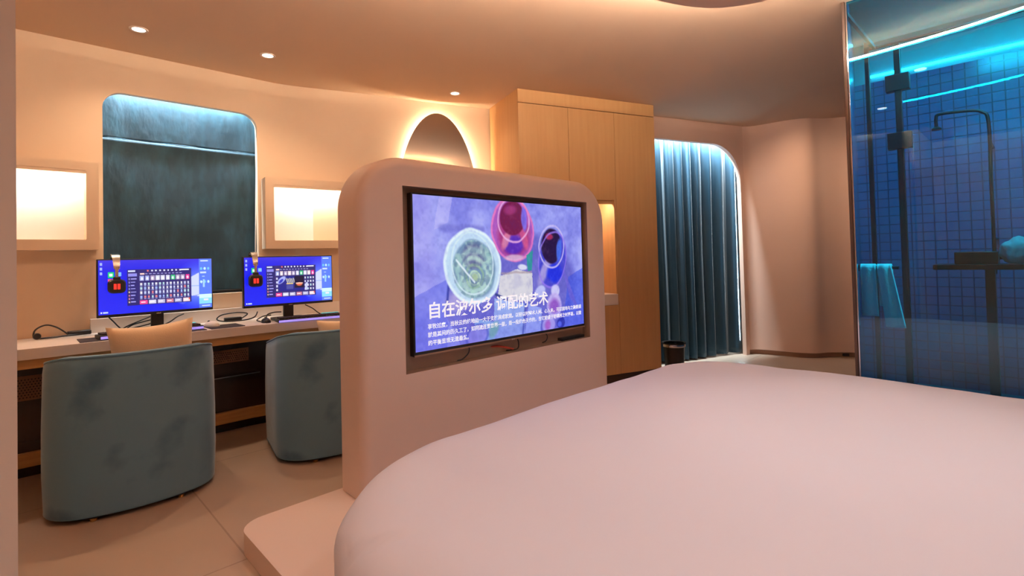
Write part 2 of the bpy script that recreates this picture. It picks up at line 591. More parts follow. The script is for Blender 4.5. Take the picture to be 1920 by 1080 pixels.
for (x, y) in ((1.25, 0.95), (2.25, 0.55), (2.2, -0.7), (0.7, -0.6)):
    lathe('lamp_face', [(0.0, 2.397), (0.035, 2.397), (0.035, 2.401)], LAMP_FACE, canopy, 20, Matrix.Translation((x, y, 0)))

# ------------------------------------------------------------------ downlights
labels = ('brightest recessed ceiling downlight, above the left shelf end of the desk', 'small recessed ceiling downlight above the right side of the blind', 'faint recessed ceiling downlight in front of the oval mirror')
for (x, y), lb in zip(DOWN, labels):
    t = thing('downlight', lb, 'ceiling light', (x, y, CEIL), group='recessed downlights in the ceiling')
    lathe('trim_ring', [(0.034, 0.004), (0.034, -0.003), (0.046, -0.004), (0.049, 0.0), (0.049, 0.004)], DESK_WHITE, t, 28)
    lathe('lamp_face', [(0.0, -0.001), (0.0335, -0.001), (0.0335, 0.003)], LAMP_FACE, t, 24)


# ------------------------------------------------------------------ blind and curtain
def cloth_grid(nu, nv, fn):
    bm = bmesh.new()
    vs = [[bm.verts.new(fn(i / nu, j / nv)) for j in range(nv + 1)] for i in range(nu + 1)]
    for i in range(nu):
        for j in range(nv):
            bm.faces.new((vs[i][j], vs[i + 1][j], vs[i + 1][j + 1], vs[i][j + 1]))
    return bm


def solid(o, th):
    md = o.modifiers.new('solid', 'SOLIDIFY')
    md.thickness = th
    md.offset = 0
    return o


blind = thing('roman_blind', 'flat dark teal velvet blind with one horizontal seam, between the lit shelves', 'window blind', (0.88, 4.225, 0.98))


def blind_pt(z_top, z_bot, amp):
    def fn(u, v):
        x = -0.52 + 1.04 * u
        z = z_bot + (z_top - z_bot) * v
        d = noise.noise(Vector((x * 3, z * 2.2, 3.1))) * 0.010 * amp + noise.noise(Vector((x * 11, z * 3.0, 7.7))) * 0.004 * amp
        d += -0.010 * math.exp(-((v - 1.0) * 22) ** 2) if z_top < 1.2 else 0
        return (x, d, z)
    return fn


solid(bm_obj('lower_cloth', cloth_grid(50, 60, blind_pt(1.018, -0.02, 1.0)), VELVET_TEAL, blind, True), 0.006)
solid(bm_obj('upper_cloth', cloth_grid(50, 30, blind_pt(1.46, 1.022, 1.3)), VELVET_TEAL, blind, True), 0.006)
bm = bmesh.new()
add_tube(bm, [(-0.52 + 1.04 * k / 24, -0.003 + 0.002 * math.sin(k), 1.020 + 0.003 * math.sin(k * 0.7)) for k in range(25)], 0.0038, 8)
bm_obj('seam', bm, VELVET_TEAL, blind, True)
box('bottom_bar', (-0.52, -0.016, -0.04), (0.52, 0.004, -0.012), BLACK, blind, 0.003)
tube('pull_cord', [(0.462, -0.055, 1.1), (0.452, -0.052, 0.6), (0.445, -0.05, 0.2), (0.452, -0.05, 0.05)], 0.003, PAPER, blind, 6)

curtain = thing('velvet_curtain', 'floor length blue velvet curtain in deep pleats beside the oak wardrobe, lit from above', 'curtain', CW0 + CWD * 0.45 + Vector((0.33, 0.944, 0)) * 0.125, math.atan2(CWD.y, CWD.x))


def curtain_pt(u, v):
    x = -0.69 + 1.49 * u
    ph = 2 * PI * (x * 6.6 + 0.35 * math.sin(x * 5.0)) + 0.5 * math.sin(v * 2.2 + x * 3)
    amp = 0.028 + 0.008 * (1 - v) + 0.010 * math.sin(x * 9.0)
    d = amp * math.sin(ph) + 0.006 * math.sin(2.3 * ph + 1.0) + 0.006 * noise.noise(Vector((x * 5, v * 3, 1)))
    return (x + 0.012 * math.cos(ph), d, 0.02 + 2.46 * v)


solid(bm_obj('drape', cloth_grid(260, 40, curtain_pt), VELVET_CURTAIN, curtain, True, angle=80), 0.004)
box('curtain_track', (-0.69, -0.02, 2.475), (0.80, 0.02, 2.50), DESK_WHITE, curtain, 0.003)

# ------------------------------------------------------------------ lit wall shelves


def lit_shelf(label, loc, rz, x0, x1, depth):
    t = thing('wall_shelf', label, 'shelf', loc, rz, 'lit shelf boxes on the desk wall')
    h0, h1 = -0.265, 0.265
    plate('frame', rrect(x0, x1, h0, h1), [rrect(x0 + 0.06, x1 - 0.06, h0 + 0.06, h1 - 0.052, 0.006, 0.006, 0.006, 0.006, 3)], depth, PLASTER, t, M=wall_matrix((0, -depth), (1, 0)), smooth=False)
    box('back_panel', (x0 + 0.055, -0.006, h0 + 0.05), (x1 - 0.055, 0.0, h1 - 0.045), PAPER, t)
    box('light_strip', (x0 + 0.09, -depth + 0.022, h1 - 0.062), (x1 - 0.09, -depth + 0.034, h1 - 0.0535), LED_SHELF, t)
    box('light_lip', (x0 + 0.06, -depth + 0.002, h1 - 0.07), (x1 - 0.06, -depth + 0.016, h1 - 0.0525), PLASTER, t)
    return t


lit_shelf('lit shelf box on the wall left of the teal blind, cut by the near pillar', (0.0, 4.128, 1.527), 0.0, -0.42, 0.376, 0.145)
lit_shelf('lit shelf box on the wall right of the teal blind, partly behind the television partition', (1.345, 4.118, 1.527), -0.13, 0.01, 0.95, 0.145)

# ------------------------------------------------------------------ desk
desk = thing('wall_desk', 'long pale desk with tan wood apron built along the wall under the blind', 'desk', (0.5, 3.9, 0))
front = [(-0.44, 3.585), (0.6, 3.585), (1.1, 3.583), (1.4, 3.560), (1.7, 3.50), (2.05, 3.41), (2.4, 3.32)]
back = [(2.4, 3.84), (2.198, 3.895), (1.944, 3.972), (1.66, 4.07), (1.40, 4.12), (-0.44, 4.125)]
fr = [tuple(p[:2]) for p in smooth_path([(x, y, 0) for x, y in front], 4)]


def off(pts, dy):
    return [(x, y + dy) for x, y in pts]


L = Matrix.Translation((-0.5, -3.9, 0))
plate('desktop', fr + back, [], 0.055, DESK_WHITE, desk, M=L @ Matrix.Translation((0, 0, 0.695)))
plate('apron', off(fr, 0.025) + list(reversed(off(fr, 0.05))), [], 0.05, DESK_OAK, desk, M=L @ Matrix.Translation((0, 0, 0.645)))
plate('underside', off(fr, 0.05) + back, [], 0.012, DARK_PANEL, desk, M=L @ Matrix.Translation((0, 0, 0.645)))
plate('back_panel', [(-0.44, 3.93), (1.2, 3.93), (1.7, 3.86), (2.3, 3.70), (2.3, 3.74), (1.7, 3.90), (1.2, 3.97), (-0.44, 3.97)], [], 0.50, DARK_PANEL, desk, M=L @ Matrix.Translation((0, 0, 0.145)))
plate('base_rail', [(-0.44, 3.90), (1.2, 3.90), (1.7, 3.83), (2.3, 3.67), (2.3, 3.74), (1.7, 3.90), (1.2, 3.97), (-0.44, 3.97)], [], 0.075, DESK_OAK, desk, M=L @ Matrix.Translation((0, 0, 0.07)))
plate('plinth', [(-0.44, 3.97), (1.2, 3.97), (1.7, 3.90), (2.3, 3.74), (2.3, 3.78), (1.7, 3.94), (1.2, 4.01), (-0.44, 4.01)], [], 0.07, DARK_PANEL, desk, M=L)
plate('backsplash', [(0.34, 4.085), (1.39, 4.085), (1.66, 4.035), (1.944, 3.937), (2.3, 3.83), (2.31, 3.86), (1.95, 3.975), (1.67, 4.07), (1.40, 4.12), (0.34, 4.122)], [], 0.085, DESK_WHITE, desk, M=L @ Matrix.Translation((0, 0, 0.75)))


def mesh_panel(x0, x1, z0, z1, name='vent_panel'):
    outer = rrect(x0, x1, z0, z1)
    holes = []
    nx = int((x1 - x0 - 0.02) / 0.014)
    nz = int((z1 - z0 - 0.016) / 0.014)
    for i in range(nx):
        for j in range(nz):
            cx = x0 + 0.017 + i * 0.014 + (0.007 if j % 2 else 0)
            cz = z0 + 0.015 + j * 0.014
            if cx + 0.005 < x1 - 0.004:
                holes.append([(cx + 0.0046 * math.cos(a), cz + 0.0046 * math.sin(a)) for a in (0, PI / 2, PI, 1.5 * PI)])
    return plate(name, outer, holes, 0.004, GRILLE, desk, M=L @ wall_matrix((0, 3.922), (1, 0)), smooth=False)


GRILLE = mat('brown_perforated_metal', (134, 98, 70), 0.5, 0.3)
mesh_panel(-0.05, 0.30, 0.43, 0.565)
mesh_panel(0.93, 1.19, 0.475, 0.565)
box('inner_shelf', (0.45, -0.03, 0.385), (0.75, 0.022, 0.392), SILVER, desk)

# ------------------------------------------------------------------ chairs


def tub_chair(label, loc, rz):
    t = thing('tub_chair', label, 'chair', loc, rz, 'blue velvet tub chairs at the desk')
    hw, dep = 0.345, 0.60
    pts = []
    # outer plan from the front left tip round the back to the front right tip; the chair faces +y
    pts.append((-hw + 0.02, dep))
    for k in range(1, 6):
        pts.append((-hw + 0.02 - 0.02 * k / 5, dep - (dep - 0.24) * k / 5))
    for k in range(1, 9):
        a = PI + 0.44 * PI * k / 8
        pts.append((-hw + 0.19 + 0.19 * math.cos(a), 0.24 + 0.19 * math.sin(a)))
    x0, y0 = pts[-1]
    half = []
    nb = 8
    for k in range(1, nb + 1):
        s = k / nb
        half.append((x0 + (0 - x0) * s, y0 - 0.030 * (1 - (1 - s) ** 2)))
    pts += half
    pts += [(-x, y) for x, y in reversed(pts[:-1])]
    n = len(pts)
    P = [Vector((x, y, 0)) for x, y in pts]
    bm = bmesh.new()
    rows = []
    top_path = []
    for i, p in enumerate(P):
        tg = (P[min(i + 1, n - 1)] - P[max(i - 1, 0)]).normalized()
        inw = Vector((-tg.y, tg.x, 0))
        if inw.dot(Vector((0, 0.3, 0)) - p) < 0:
            inw = -inw
        s = min(max((p.y - 0.10) / 0.50, 0), 1)
        h = 0.745 - 0.10 * s
        th = 0.085
        bulge = 0.006
        prof = [(0.03, 0.022), (0.0, 0.030), (-bulge, 0.2), (-bulge, 0.4), (0.0, h - 0.05), (0.004, h - 0.012), (0.016, h), (th * 0.5, h + 0.004), (th - 0.016, h), (th, h - 0.02), (th, 0.28), (0.03, 0.28)]
        row = []
        for (d, z) in prof:
            q = p + inw * d
            row.append(bm.verts.new((q.x, q.y, z)))
        rows.append(row)
        top_path.append(p + inw * 0.008 + Vector((0, 0, h - 0.002)))
    m = len(rows[0])
    for a, b in zip(rows, rows[1:]):
        for k in range(m):
            bm.faces.new((a[k], a[(k + 1) % m], b[(k + 1) % m], b[k]))
    bm.faces.new(rows[0])
    bm.faces.new(rows[-1])
    bm_obj('backrest_shell', bm, VELVET_BLUE, t, True, angle=50)
    tube('piping', top_path, 0.005, VELVET_SEAT, t, 6, straight=True)
    low = [Vector((p.x * 0.99, p.y + 0.006, 0.028)) for p in P]
    tube('hem_piping', low, 0.005, VELVET_SEAT, t, 6, straight=True)
    ins = rrect(-0.262, 0.262, 0.085, 0.64, 0.06, 0.06, 0.15, 0.15, 6)
    o = plate('seat_cushion', ins, [], 0.15, VELVET_SEAT, t, M=Matrix.Translation((0, 0, 0.29)))
    md = o.modifiers.new('bevel', 'BEVEL')
    md.width = 0.03
    md.segments = 3
    md.limit_method = 'ANGLE'
    md.angle_limit = math.radians(50)
    plate('base', rrect(-0.30, 0.30, 0.05, 0.60, 0.04, 0.04, 0.17, 0.17, 6), [], 0.272, BLACK_MATTE, t, M=Matrix.Translation((0, 0, 0.016)))
    for (x, y) in ((-0.17, 0.075), (0.17, 0.075), (-0.25, 0.52), (0.25, 0.52)):
        lathe('foot', [(0.0, 0.0), (0.013, 0.0), (0.018, 0.022), (0.0, 0.022)], BRASS, t, 14, Matrix.Translation((x, y, 0)))
    return t


tub_chair('blue velvet tub chair nearer the camera, back turned, with a tan pillow showing above it', (0.424, 2.965, 0), -0.06)
tub_chair('blue velvet tub chair half hidden behind the television partition', (1.41, 2.865, 0), -0.13)


def pillow(label, loc, rot, w, h, th):
    bm = bmesh.new()
    N = 22
    def corner(u, v):
        # pinched corners: sides bow inwards
        x = w / 2 * u * (1 - 0.10 * (1 - v * v))
        z = h / 2 * v * (1 - 0.10 * (1 - u * u))
        return x, z
    for sgn in (1, -1):
        vs = []
        for i in range(N + 1):
            row = []
            for j in range(N + 1):
                u = -1 + 2 * i / N
                v = -1 + 2 * j / N
                x, z = corner(u, v)
                d = th / 2 * ((1 - u ** 4) * (1 - v ** 4)) ** 0.55
                d += 0.004 * noise.noise(Vector((x * 9, z * 9, sgn))) * (1 - u * u) * (1 - v * v)
                row.append(bm.verts.new((x, sgn * d, z)))
            vs.append(row)
        for i in range(N):
            for j in range(N):
                bm.faces.new((vs[i][j], vs[i + 1][j], vs[i + 1][j + 1], vs[i][j + 1]))
    bmesh.ops.remove_doubles(bm, verts=bm.verts, dist=1e-4)
    o = bm_obj('throw_pillow', bm, PILLOW_TAN, None, True, angle=80)
    o.location = loc
    o.rotation_euler = rot
    return tag(o, label, 'pillow')


pillow('tan throw pillow standing high above the back of the nearer tub chair', (0.522, 3.205, 0.650), (-0.14, -0.05, -0.06), 0.375, 0.43, 0.13)
pillow('tan throw pillow barely showing above the chair behind the television partition', (1.545, 3.075, 0.60), (-0.14, 0.0, -0.13), 0.42, 0.39, 0.13)


# ------------------------------------------------------------------ picture meshes
def picture_mesh(name, w, h, img, material, parent):
    """a flat screen (x right, z up) whose vertices carry the picture, img[row from top, column] in sRGB 0..255"""
    H, W = img.shape[:2]
    bm = bmesh.new()
    vs = [[bm.verts.new((w * (j / (W - 1) - 0.5), 0, h * (0.5 - i / (H - 1)))) for j in range(W)] for i in range(H)]
    for i in range(H - 1):
        for j in range(W - 1):
            bm.faces.new((vs[i][j], vs[i + 1][j], vs[i + 1][j + 1], vs[i][j + 1]))
    me = bpy.data.meshes.new(name)
    bm.verts.index_update()
    bm.to_mesh(me)
    bm.free()
    at = me.attributes.new('picture', 'FLOAT_COLOR', 'POINT')
    c = np.clip(img.reshape(-1, 3) / 255.0, 0, 1)
    c = np.where(c <= 0.04045, c / 12.92, ((c + 0.055) / 1.055) ** 2.4)
    rgba = np.ones((c.shape[0], 4), dtype=np.float32)
    rgba[:, :3] = c
    at.data.foreach_set('color', rgba.ravel())
    return link(name, me, material, parent)


class Canvas:
    def __init__(self, W, H, bg, warp=0.0):
        self.W, self.H = W, H
        self.u, self.v = np.meshgrid((np.arange(W)) / (W - 1), (np.arange(H)) / (H - 1))
        self.img = np.zeros((H, W, 3))
        self.img[:] = bg
        if warp:
            a = self.noise(8, 1, 21) + self.noise(20, 0.4, 22)
            b = self.noise(8, 1, 23) + self.noise(20, 0.4, 24)
            self.u, self.v = self.u + a * warp, self.v + b * warp * 1.78

    def blend(self, mask, col):
        m = np.clip(mask, 0, 1)[..., None]
        self.img = self.img * (1 - m) + np.array(col, float) * m

    def rect(self, u0, v0, u1, v1, col, a=1.0):
        self.blend(((self.u >= u0) & (self.u <= u1) & (self.v >= v0) & (self.v <= v1)) * a, col)

    def ell(self, cu, cv, ru, rv, col, a=1.0, rot=0.0, soft=0.06, asp=1.0):
        x = (self.u - cu) * asp
        y = self.v - cv
        c, s = math.cos(rot), math.sin(rot)
        d = np.sqrt(((x * c + y * s) / (ru * asp)) ** 2 + ((-x * s + y * c) / rv) ** 2)
        self.blend(np.clip((1 - d) / soft + 0.5, 0, 1) * a, col)

    def ring(self, cu, cv, ru, rv, width, col, a=1.0, rot=0.0, asp=1.0):
        x = (self.u - cu) * asp
        y = self.v - cv
        c, s = math.cos(rot), math.sin(rot)
        d = np.sqrt(((x * c + y * s) / (ru * asp)) ** 2 + ((-x * s + y * c) / rv) ** 2)
        self.blend(np.clip(1.4 - np.abs(d - 1) / width, 0, 1) * a, col)

    def poly(self, pts, col, a=1.0):
        inside = np.zeros((self.H, self.W), bool)
        n = len(pts)
        for i in range(n):
            x0, y0 = pts[i]
            x1, y1 = pts[(i + 1) % n]
            if y0 == y1:
                continue
            c = (self.v > min(y0, y1)) & (self.v <= max(y0, y1)) & (self.u < x0 + (self.v - y0) / (y1 - y0) * (x1 - x0))
            inside ^= c
        self.blend(inside * a, col)

    def line(self, p, q, w, col, a=1.0, asp=1.78):
        px, py = self.u * asp, self.v
        ax, ay, bx, by = p[0] * asp, p[1], q[0] * asp, q[1]
        L2 = (bx - ax) ** 2 + (by - ay) ** 2
        t = np.clip(((px - ax) * (bx - ax) + (py - ay) * (by - ay)) / L2, 0, 1)
        d = np.hypot(px - ax - t * (bx - ax), py - ay - t * (by - ay))
        self.blend(np.clip(1.5 - d / w, 0, 1) * a, col)

    def noise(self, sc, amp, seed, su=1.0, sv=1.0):
        rng = np.random.RandomState(seed)
        gh, gw = int(sc * sv) + 2, int(sc * 1.78 * su) + 2
        g = rng.rand(gh, gw)
        y = np.clip(self.v, 0, 1) * (gh - 1.001)
        x = np.clip(self.u, 0, 1) * (gw - 1.001)
        y0, x0 = y.astype(int), x.astype(int)
        fy, fx = y - y0, x - x0
        fy, fx = fy * fy * (3 - 2 * fy), fx * fx * (3 - 2 * fx)
        n = g[y0, x0] * (1 - fy) * (1 - fx) + g[y0 + 1, x0] * fy * (1 - fx) + g[y0, x0 + 1] * (1 - fy) * fx + g[y0 + 1, x0 + 1] * fy * fx
        return (n - 0.5) * amp


def homography(src, dst):
    A = []
    for (x, y), (u, v) in zip(src, dst):
        A.append([x, y, 1, 0, 0, 0, -u * x, -u * y, -u])
        A.append([0, 0, 0, x, y, 1, -v * x, -v * y, -v])
    _, _, V = np.linalg.svd(np.array(A, float))
    return V[-1].reshape(3, 3)


def tv_canvas():
    HM = homography([(770, 363), (1092, 391), (1103, 608), (778, 664)], [(0, 0), (1, 0), (1, 1), (0, 1)])

    def T(x, y):
        q = HM @ np.array([x, y, 1.0])
        return q[0] / q[2], q[1] / q[2]
    c = Canvas(420, 238, (148, 152, 238), 0.007)
    n = c.noise(5, 1, 1) + c.noise(12, 0.6, 2) + c.noise(30, 0.3, 3)
    c.blend(np.clip(n * 1.4, 0, 0.75), (176, 182, 248))
    c.blend(np.clip(-n * 1.3, 0, 0.6), (112, 116, 220))
    # seams between pale stone slabs
    c.blend(np.clip((T(822, 420)[0] - c.u) * 6, 0, 0.35), (170, 156, 236))
    c.poly([T(822, 366), T(846, 368), T(840, 415), T(812, 430)], (196, 190, 250), 0.5)
    c.line(T(826, 424), T(905, 430), 0.022, (110, 110, 206), 0.6)
    c.poly([T(770, 560), T(842, 520), T(840, 664), T(778, 664)], (92, 100, 226), 0.55)
    # dark round slate under the glasses
    u, v = T(985, 545)
    c.ell(u, v, 0.37, 0.44, (98, 94, 196), 0.85, 0.1, 0.12)
    c.poly([T(845, 500), T(836, 590), T(870, 660), T(905, 655), T(880, 560)], (104, 98, 200), 0.6)
    c.ell(*T(875, 560), 0.10, 0.07, (176, 164, 220), 0.8, -0.4, 0.5)
    c.line(T(846, 470), T(838, 580), 0.010, (50, 60, 160), 0.8)
    c.poly([T(1072, 520), T(1100, 500), T(1103, 608), T(1060, 616)], (64, 84, 222), 0.7)
    c.poly([T(1050, 470), T(1096, 590), T(1075, 560)], (110, 96, 210), 0.7)
    # pale glass, left
    gu, gv = T(890, 500)
    c.ell(gu, gv, 0.145, 0.255, (196, 226, 244), 0.92, -0.05, 0.10)
    c.ell(gu + 0.005, gv + 0.02, 0.112, 0.205, (110, 142, 176), 0.95, -0.05, 0.10)
    n2 = c.noise(16, 1, 8)
    msk = (((c.u - gu) / 0.11) ** 2 + ((c.v - gv - 0.02) / 0.2) ** 2) < 1
    c.blend(msk * np.clip(n2 * 1.6, 0, 0.7), (150, 196, 190))
    c.ell(gu, gv - 0.07, 0.062, 0.088, (104, 104, 150), 0.75, 0, 0.3)
    for k, (r1, col) in enumerate(((0.115, (170, 210, 205)), (0.085, (196, 232, 214)), (0.058, (150, 190, 150)), (0.036, (208, 240, 190)))):
        c.ring(gu + 0.004, gv + 0.045 + 0.012 * k, r1 * 0.78, r1 * 1.35, 0.14, col, 0.65)
    c.blend(msk * np.clip(c.noise(40, 1, 12) * 2, 0, 0.35), (196, 226, 214))
    c.blend(msk * np.clip(-c.noise(34, 1, 13) * 2, 0, 0.3), (66, 84, 130))
    c.ell(gu + 0.005, gv + 0.075, 0.018, 0.028, (200, 226, 150), 0.6, 0, 0.9)
    c.ring(gu, gv, 0.145, 0.255, 0.05, (226, 244, 252), 0.95, -0.05)
    c.ring(gu - 0.004, gv - 0.02, 0.108, 0.215, 0.035, (214, 236, 246), 0.8, -0.05)
    c.line(T(856, 488), T(892, 530), 0.007, (226, 240, 250), 0.9)
    # rose glass, top
    ru, rv = T(965, 432)
    c.ell(ru, rv, 0.128, 0.235, (176, 84, 186), 0.92, -0.05, 0.10)
    c.ell(ru + 0.005, rv + 0.04, 0.100, 0.17, (168, 54, 120), 0.85, 0, 0.3)
    c.ell(ru, rv + 0.11, 0.062, 0.075, (76, 40, 190), 0.85, 0, 0.4)
    c.ell(ru - 0.045, rv + 0.07, 0.02, 0.07, (226, 130, 160), 0.8, 0.3, 0.5)
    c.ell(ru + 0.065, rv + 0.06, 0.02, 0.09, (220, 90, 140), 0.7, -0.2, 0.5)
    wu, wv = T(966, 410)
    c.ell(wu - 0.008, wv, 0.077, 0.128, (116, 24, 74), 1.0, 0, 0.10)
    c.ell(wu - 0.02, wv - 0.06, 0.035, 0.035, (172, 60, 130), 0.7, 0.3, 0.6)
    c.ell(wu + 0.064, wv + 0.0, 0.018, 0.10, (120, 110, 240), 0.85, 0, 0.4)
    c.ring(wu, wv + 0.015, 0.097, 0.165, 0.05, (232, 170, 220), 0.9, 0)
    c.ring(ru, rv, 0.128, 0.235, 0.045, (240, 120, 190), 0.85, -0.05)
    c.ell(ru, rv + 0.21, 0.06, 0.024, (220, 200, 220), 0.7, 0, 0.5)
    # dark wine glass, right
    du, dv = T(1041, 487)
    c.ell(du, dv, 0.098, 0.225, (66, 66, 206), 0.92, 0.12, 0.10)
    c.ell(du - 0.05, dv + 0.07, 0.03, 0.14, (196, 180, 226), 0.7, 0.35, 0.5)
    c.ell(du + 0.012, dv + 0.11, 0.055, 0.075, (24, 44, 226), 0.9, 0, 0.4)
    eu, ev = T(1038, 462)
    c.ell(eu, ev, 0.070, 0.142, (34, 12, 62), 1.0, 0.05, 0.10)
    c.ell(eu - 0.012, ev - 0.075, 0.026, 0.028, (176, 40, 92), 0.9, -0.5, 0.5)
    c.ell(eu + 0.056, ev + 0.03, 0.018, 0.09, (70, 110, 236), 0.9, 0.1, 0.4)
    c.ring(eu + 0.004, ev + 0.005, 0.088, 0.168, 0.05, (196, 186, 244), 0.95, 0.06)
    c.ring(du, dv, 0.098, 0.225, 0.04, (150, 120, 236), 0.8, 0.12)
    c.poly([T(990, 480), T(1003, 470), T(1001, 508), T(994, 510)], (44, 150, 150), 0.9)
    c.ell(*T(984, 502), 0.028, 0.022, (226, 228, 246), 0.9, 0.4, 0.4)
    # cheese wedge and herbs
    c.poly([T(942, 516), T(975, 506), T(1002, 514), T(1004, 545), T(1000, 566), T(968, 562), T(936, 552)], (214, 212, 222), 1.0)
    n3 = c.noise(20, 1, 5)
    c.blend(((c.u > T(936, 0)[0]) & (c.u < T(1004, 560)[0]) & (c.v > T(970, 508)[1]) & (c.v < T(970, 560)[1])) * np.clip(n3, 0, 0.5), (170, 168, 206))
    c.line(T(944, 512), T(1000, 512), 0.008, (168, 150, 160), 0.7)
    c.line(T(932, 552), T(962, 566), 0.010, (50, 60, 130), 0.9)
    c.poly([T(930, 560), T(990, 570), T(990, 640), T(930, 648)], (158, 184, 240), 0.9)
    c.poly([T(892, 600), T(935, 604), T(930, 650), T(902, 654)], (150, 190, 236), 0.9)
    c.ell(*T(930, 620), 0.025, 0.06, (110, 180, 150), 0.8, 0.3, 0.5)
    c.poly([T(996, 570), T(1022, 580), T(1020, 624), T(990, 630)], (164, 178, 246), 0.95)
    c.line(T(990, 572), T(986, 632), 0.010, (60, 70, 170), 0.8)
    c.ell(*T(898, 632), 0.055, 0.08, (150, 140, 226), 0.9, 0.3, 0.3)
    c.ring(*T(898, 632), 0.055, 0.08, 0.12, (60, 70, 190), 0.6, 0.3)
    # fig halves on the right
    c.ell(*T(1018, 548), 0.035, 0.05, (190, 194, 246), 0.95, 0.3, 0.3)
    c.ell(*T(1047, 545), 0.030, 0.05, (206, 202, 248), 0.95, 0, 0.3)
    c.ell(*T(1046, 574), 0.052, 0.105, (196, 178, 240), 1.0, 0, 0.2)
    c.ell(*T(1046, 574), 0.034, 0.055, (150, 80, 190), 0.9, 0, 0.7)
    c.ell(*T(1036, 610), 0.045, 0.06, (192, 176, 238), 1.0, 0, 0.2)
    c.ell(*T(1034, 610), 0.020, 0.035, (200, 90, 190), 0.9, 0, 0.7)
    c.ell(*T(1059, 606), 0.028, 0.042, (34, 40, 160), 1.0, 0, 0.2)
    c.ell(*T(1057, 608), 0.014, 0.022, (90, 110, 240), 0.9, 0, 0.4)
    c.blend(np.clip((c.v - 0.72) * 1.2, 0, 0.28), (70, 80, 220))
    t = c.noise(60, 1, 31) + c.noise(26, 1, 32)
    c.blend(np.clip(t, 0, 1) * 0.12, (226, 228, 255))
    c.blend(np.clip(-t, 0, 1) * 0.16, (60, 60, 160))
    return c.img


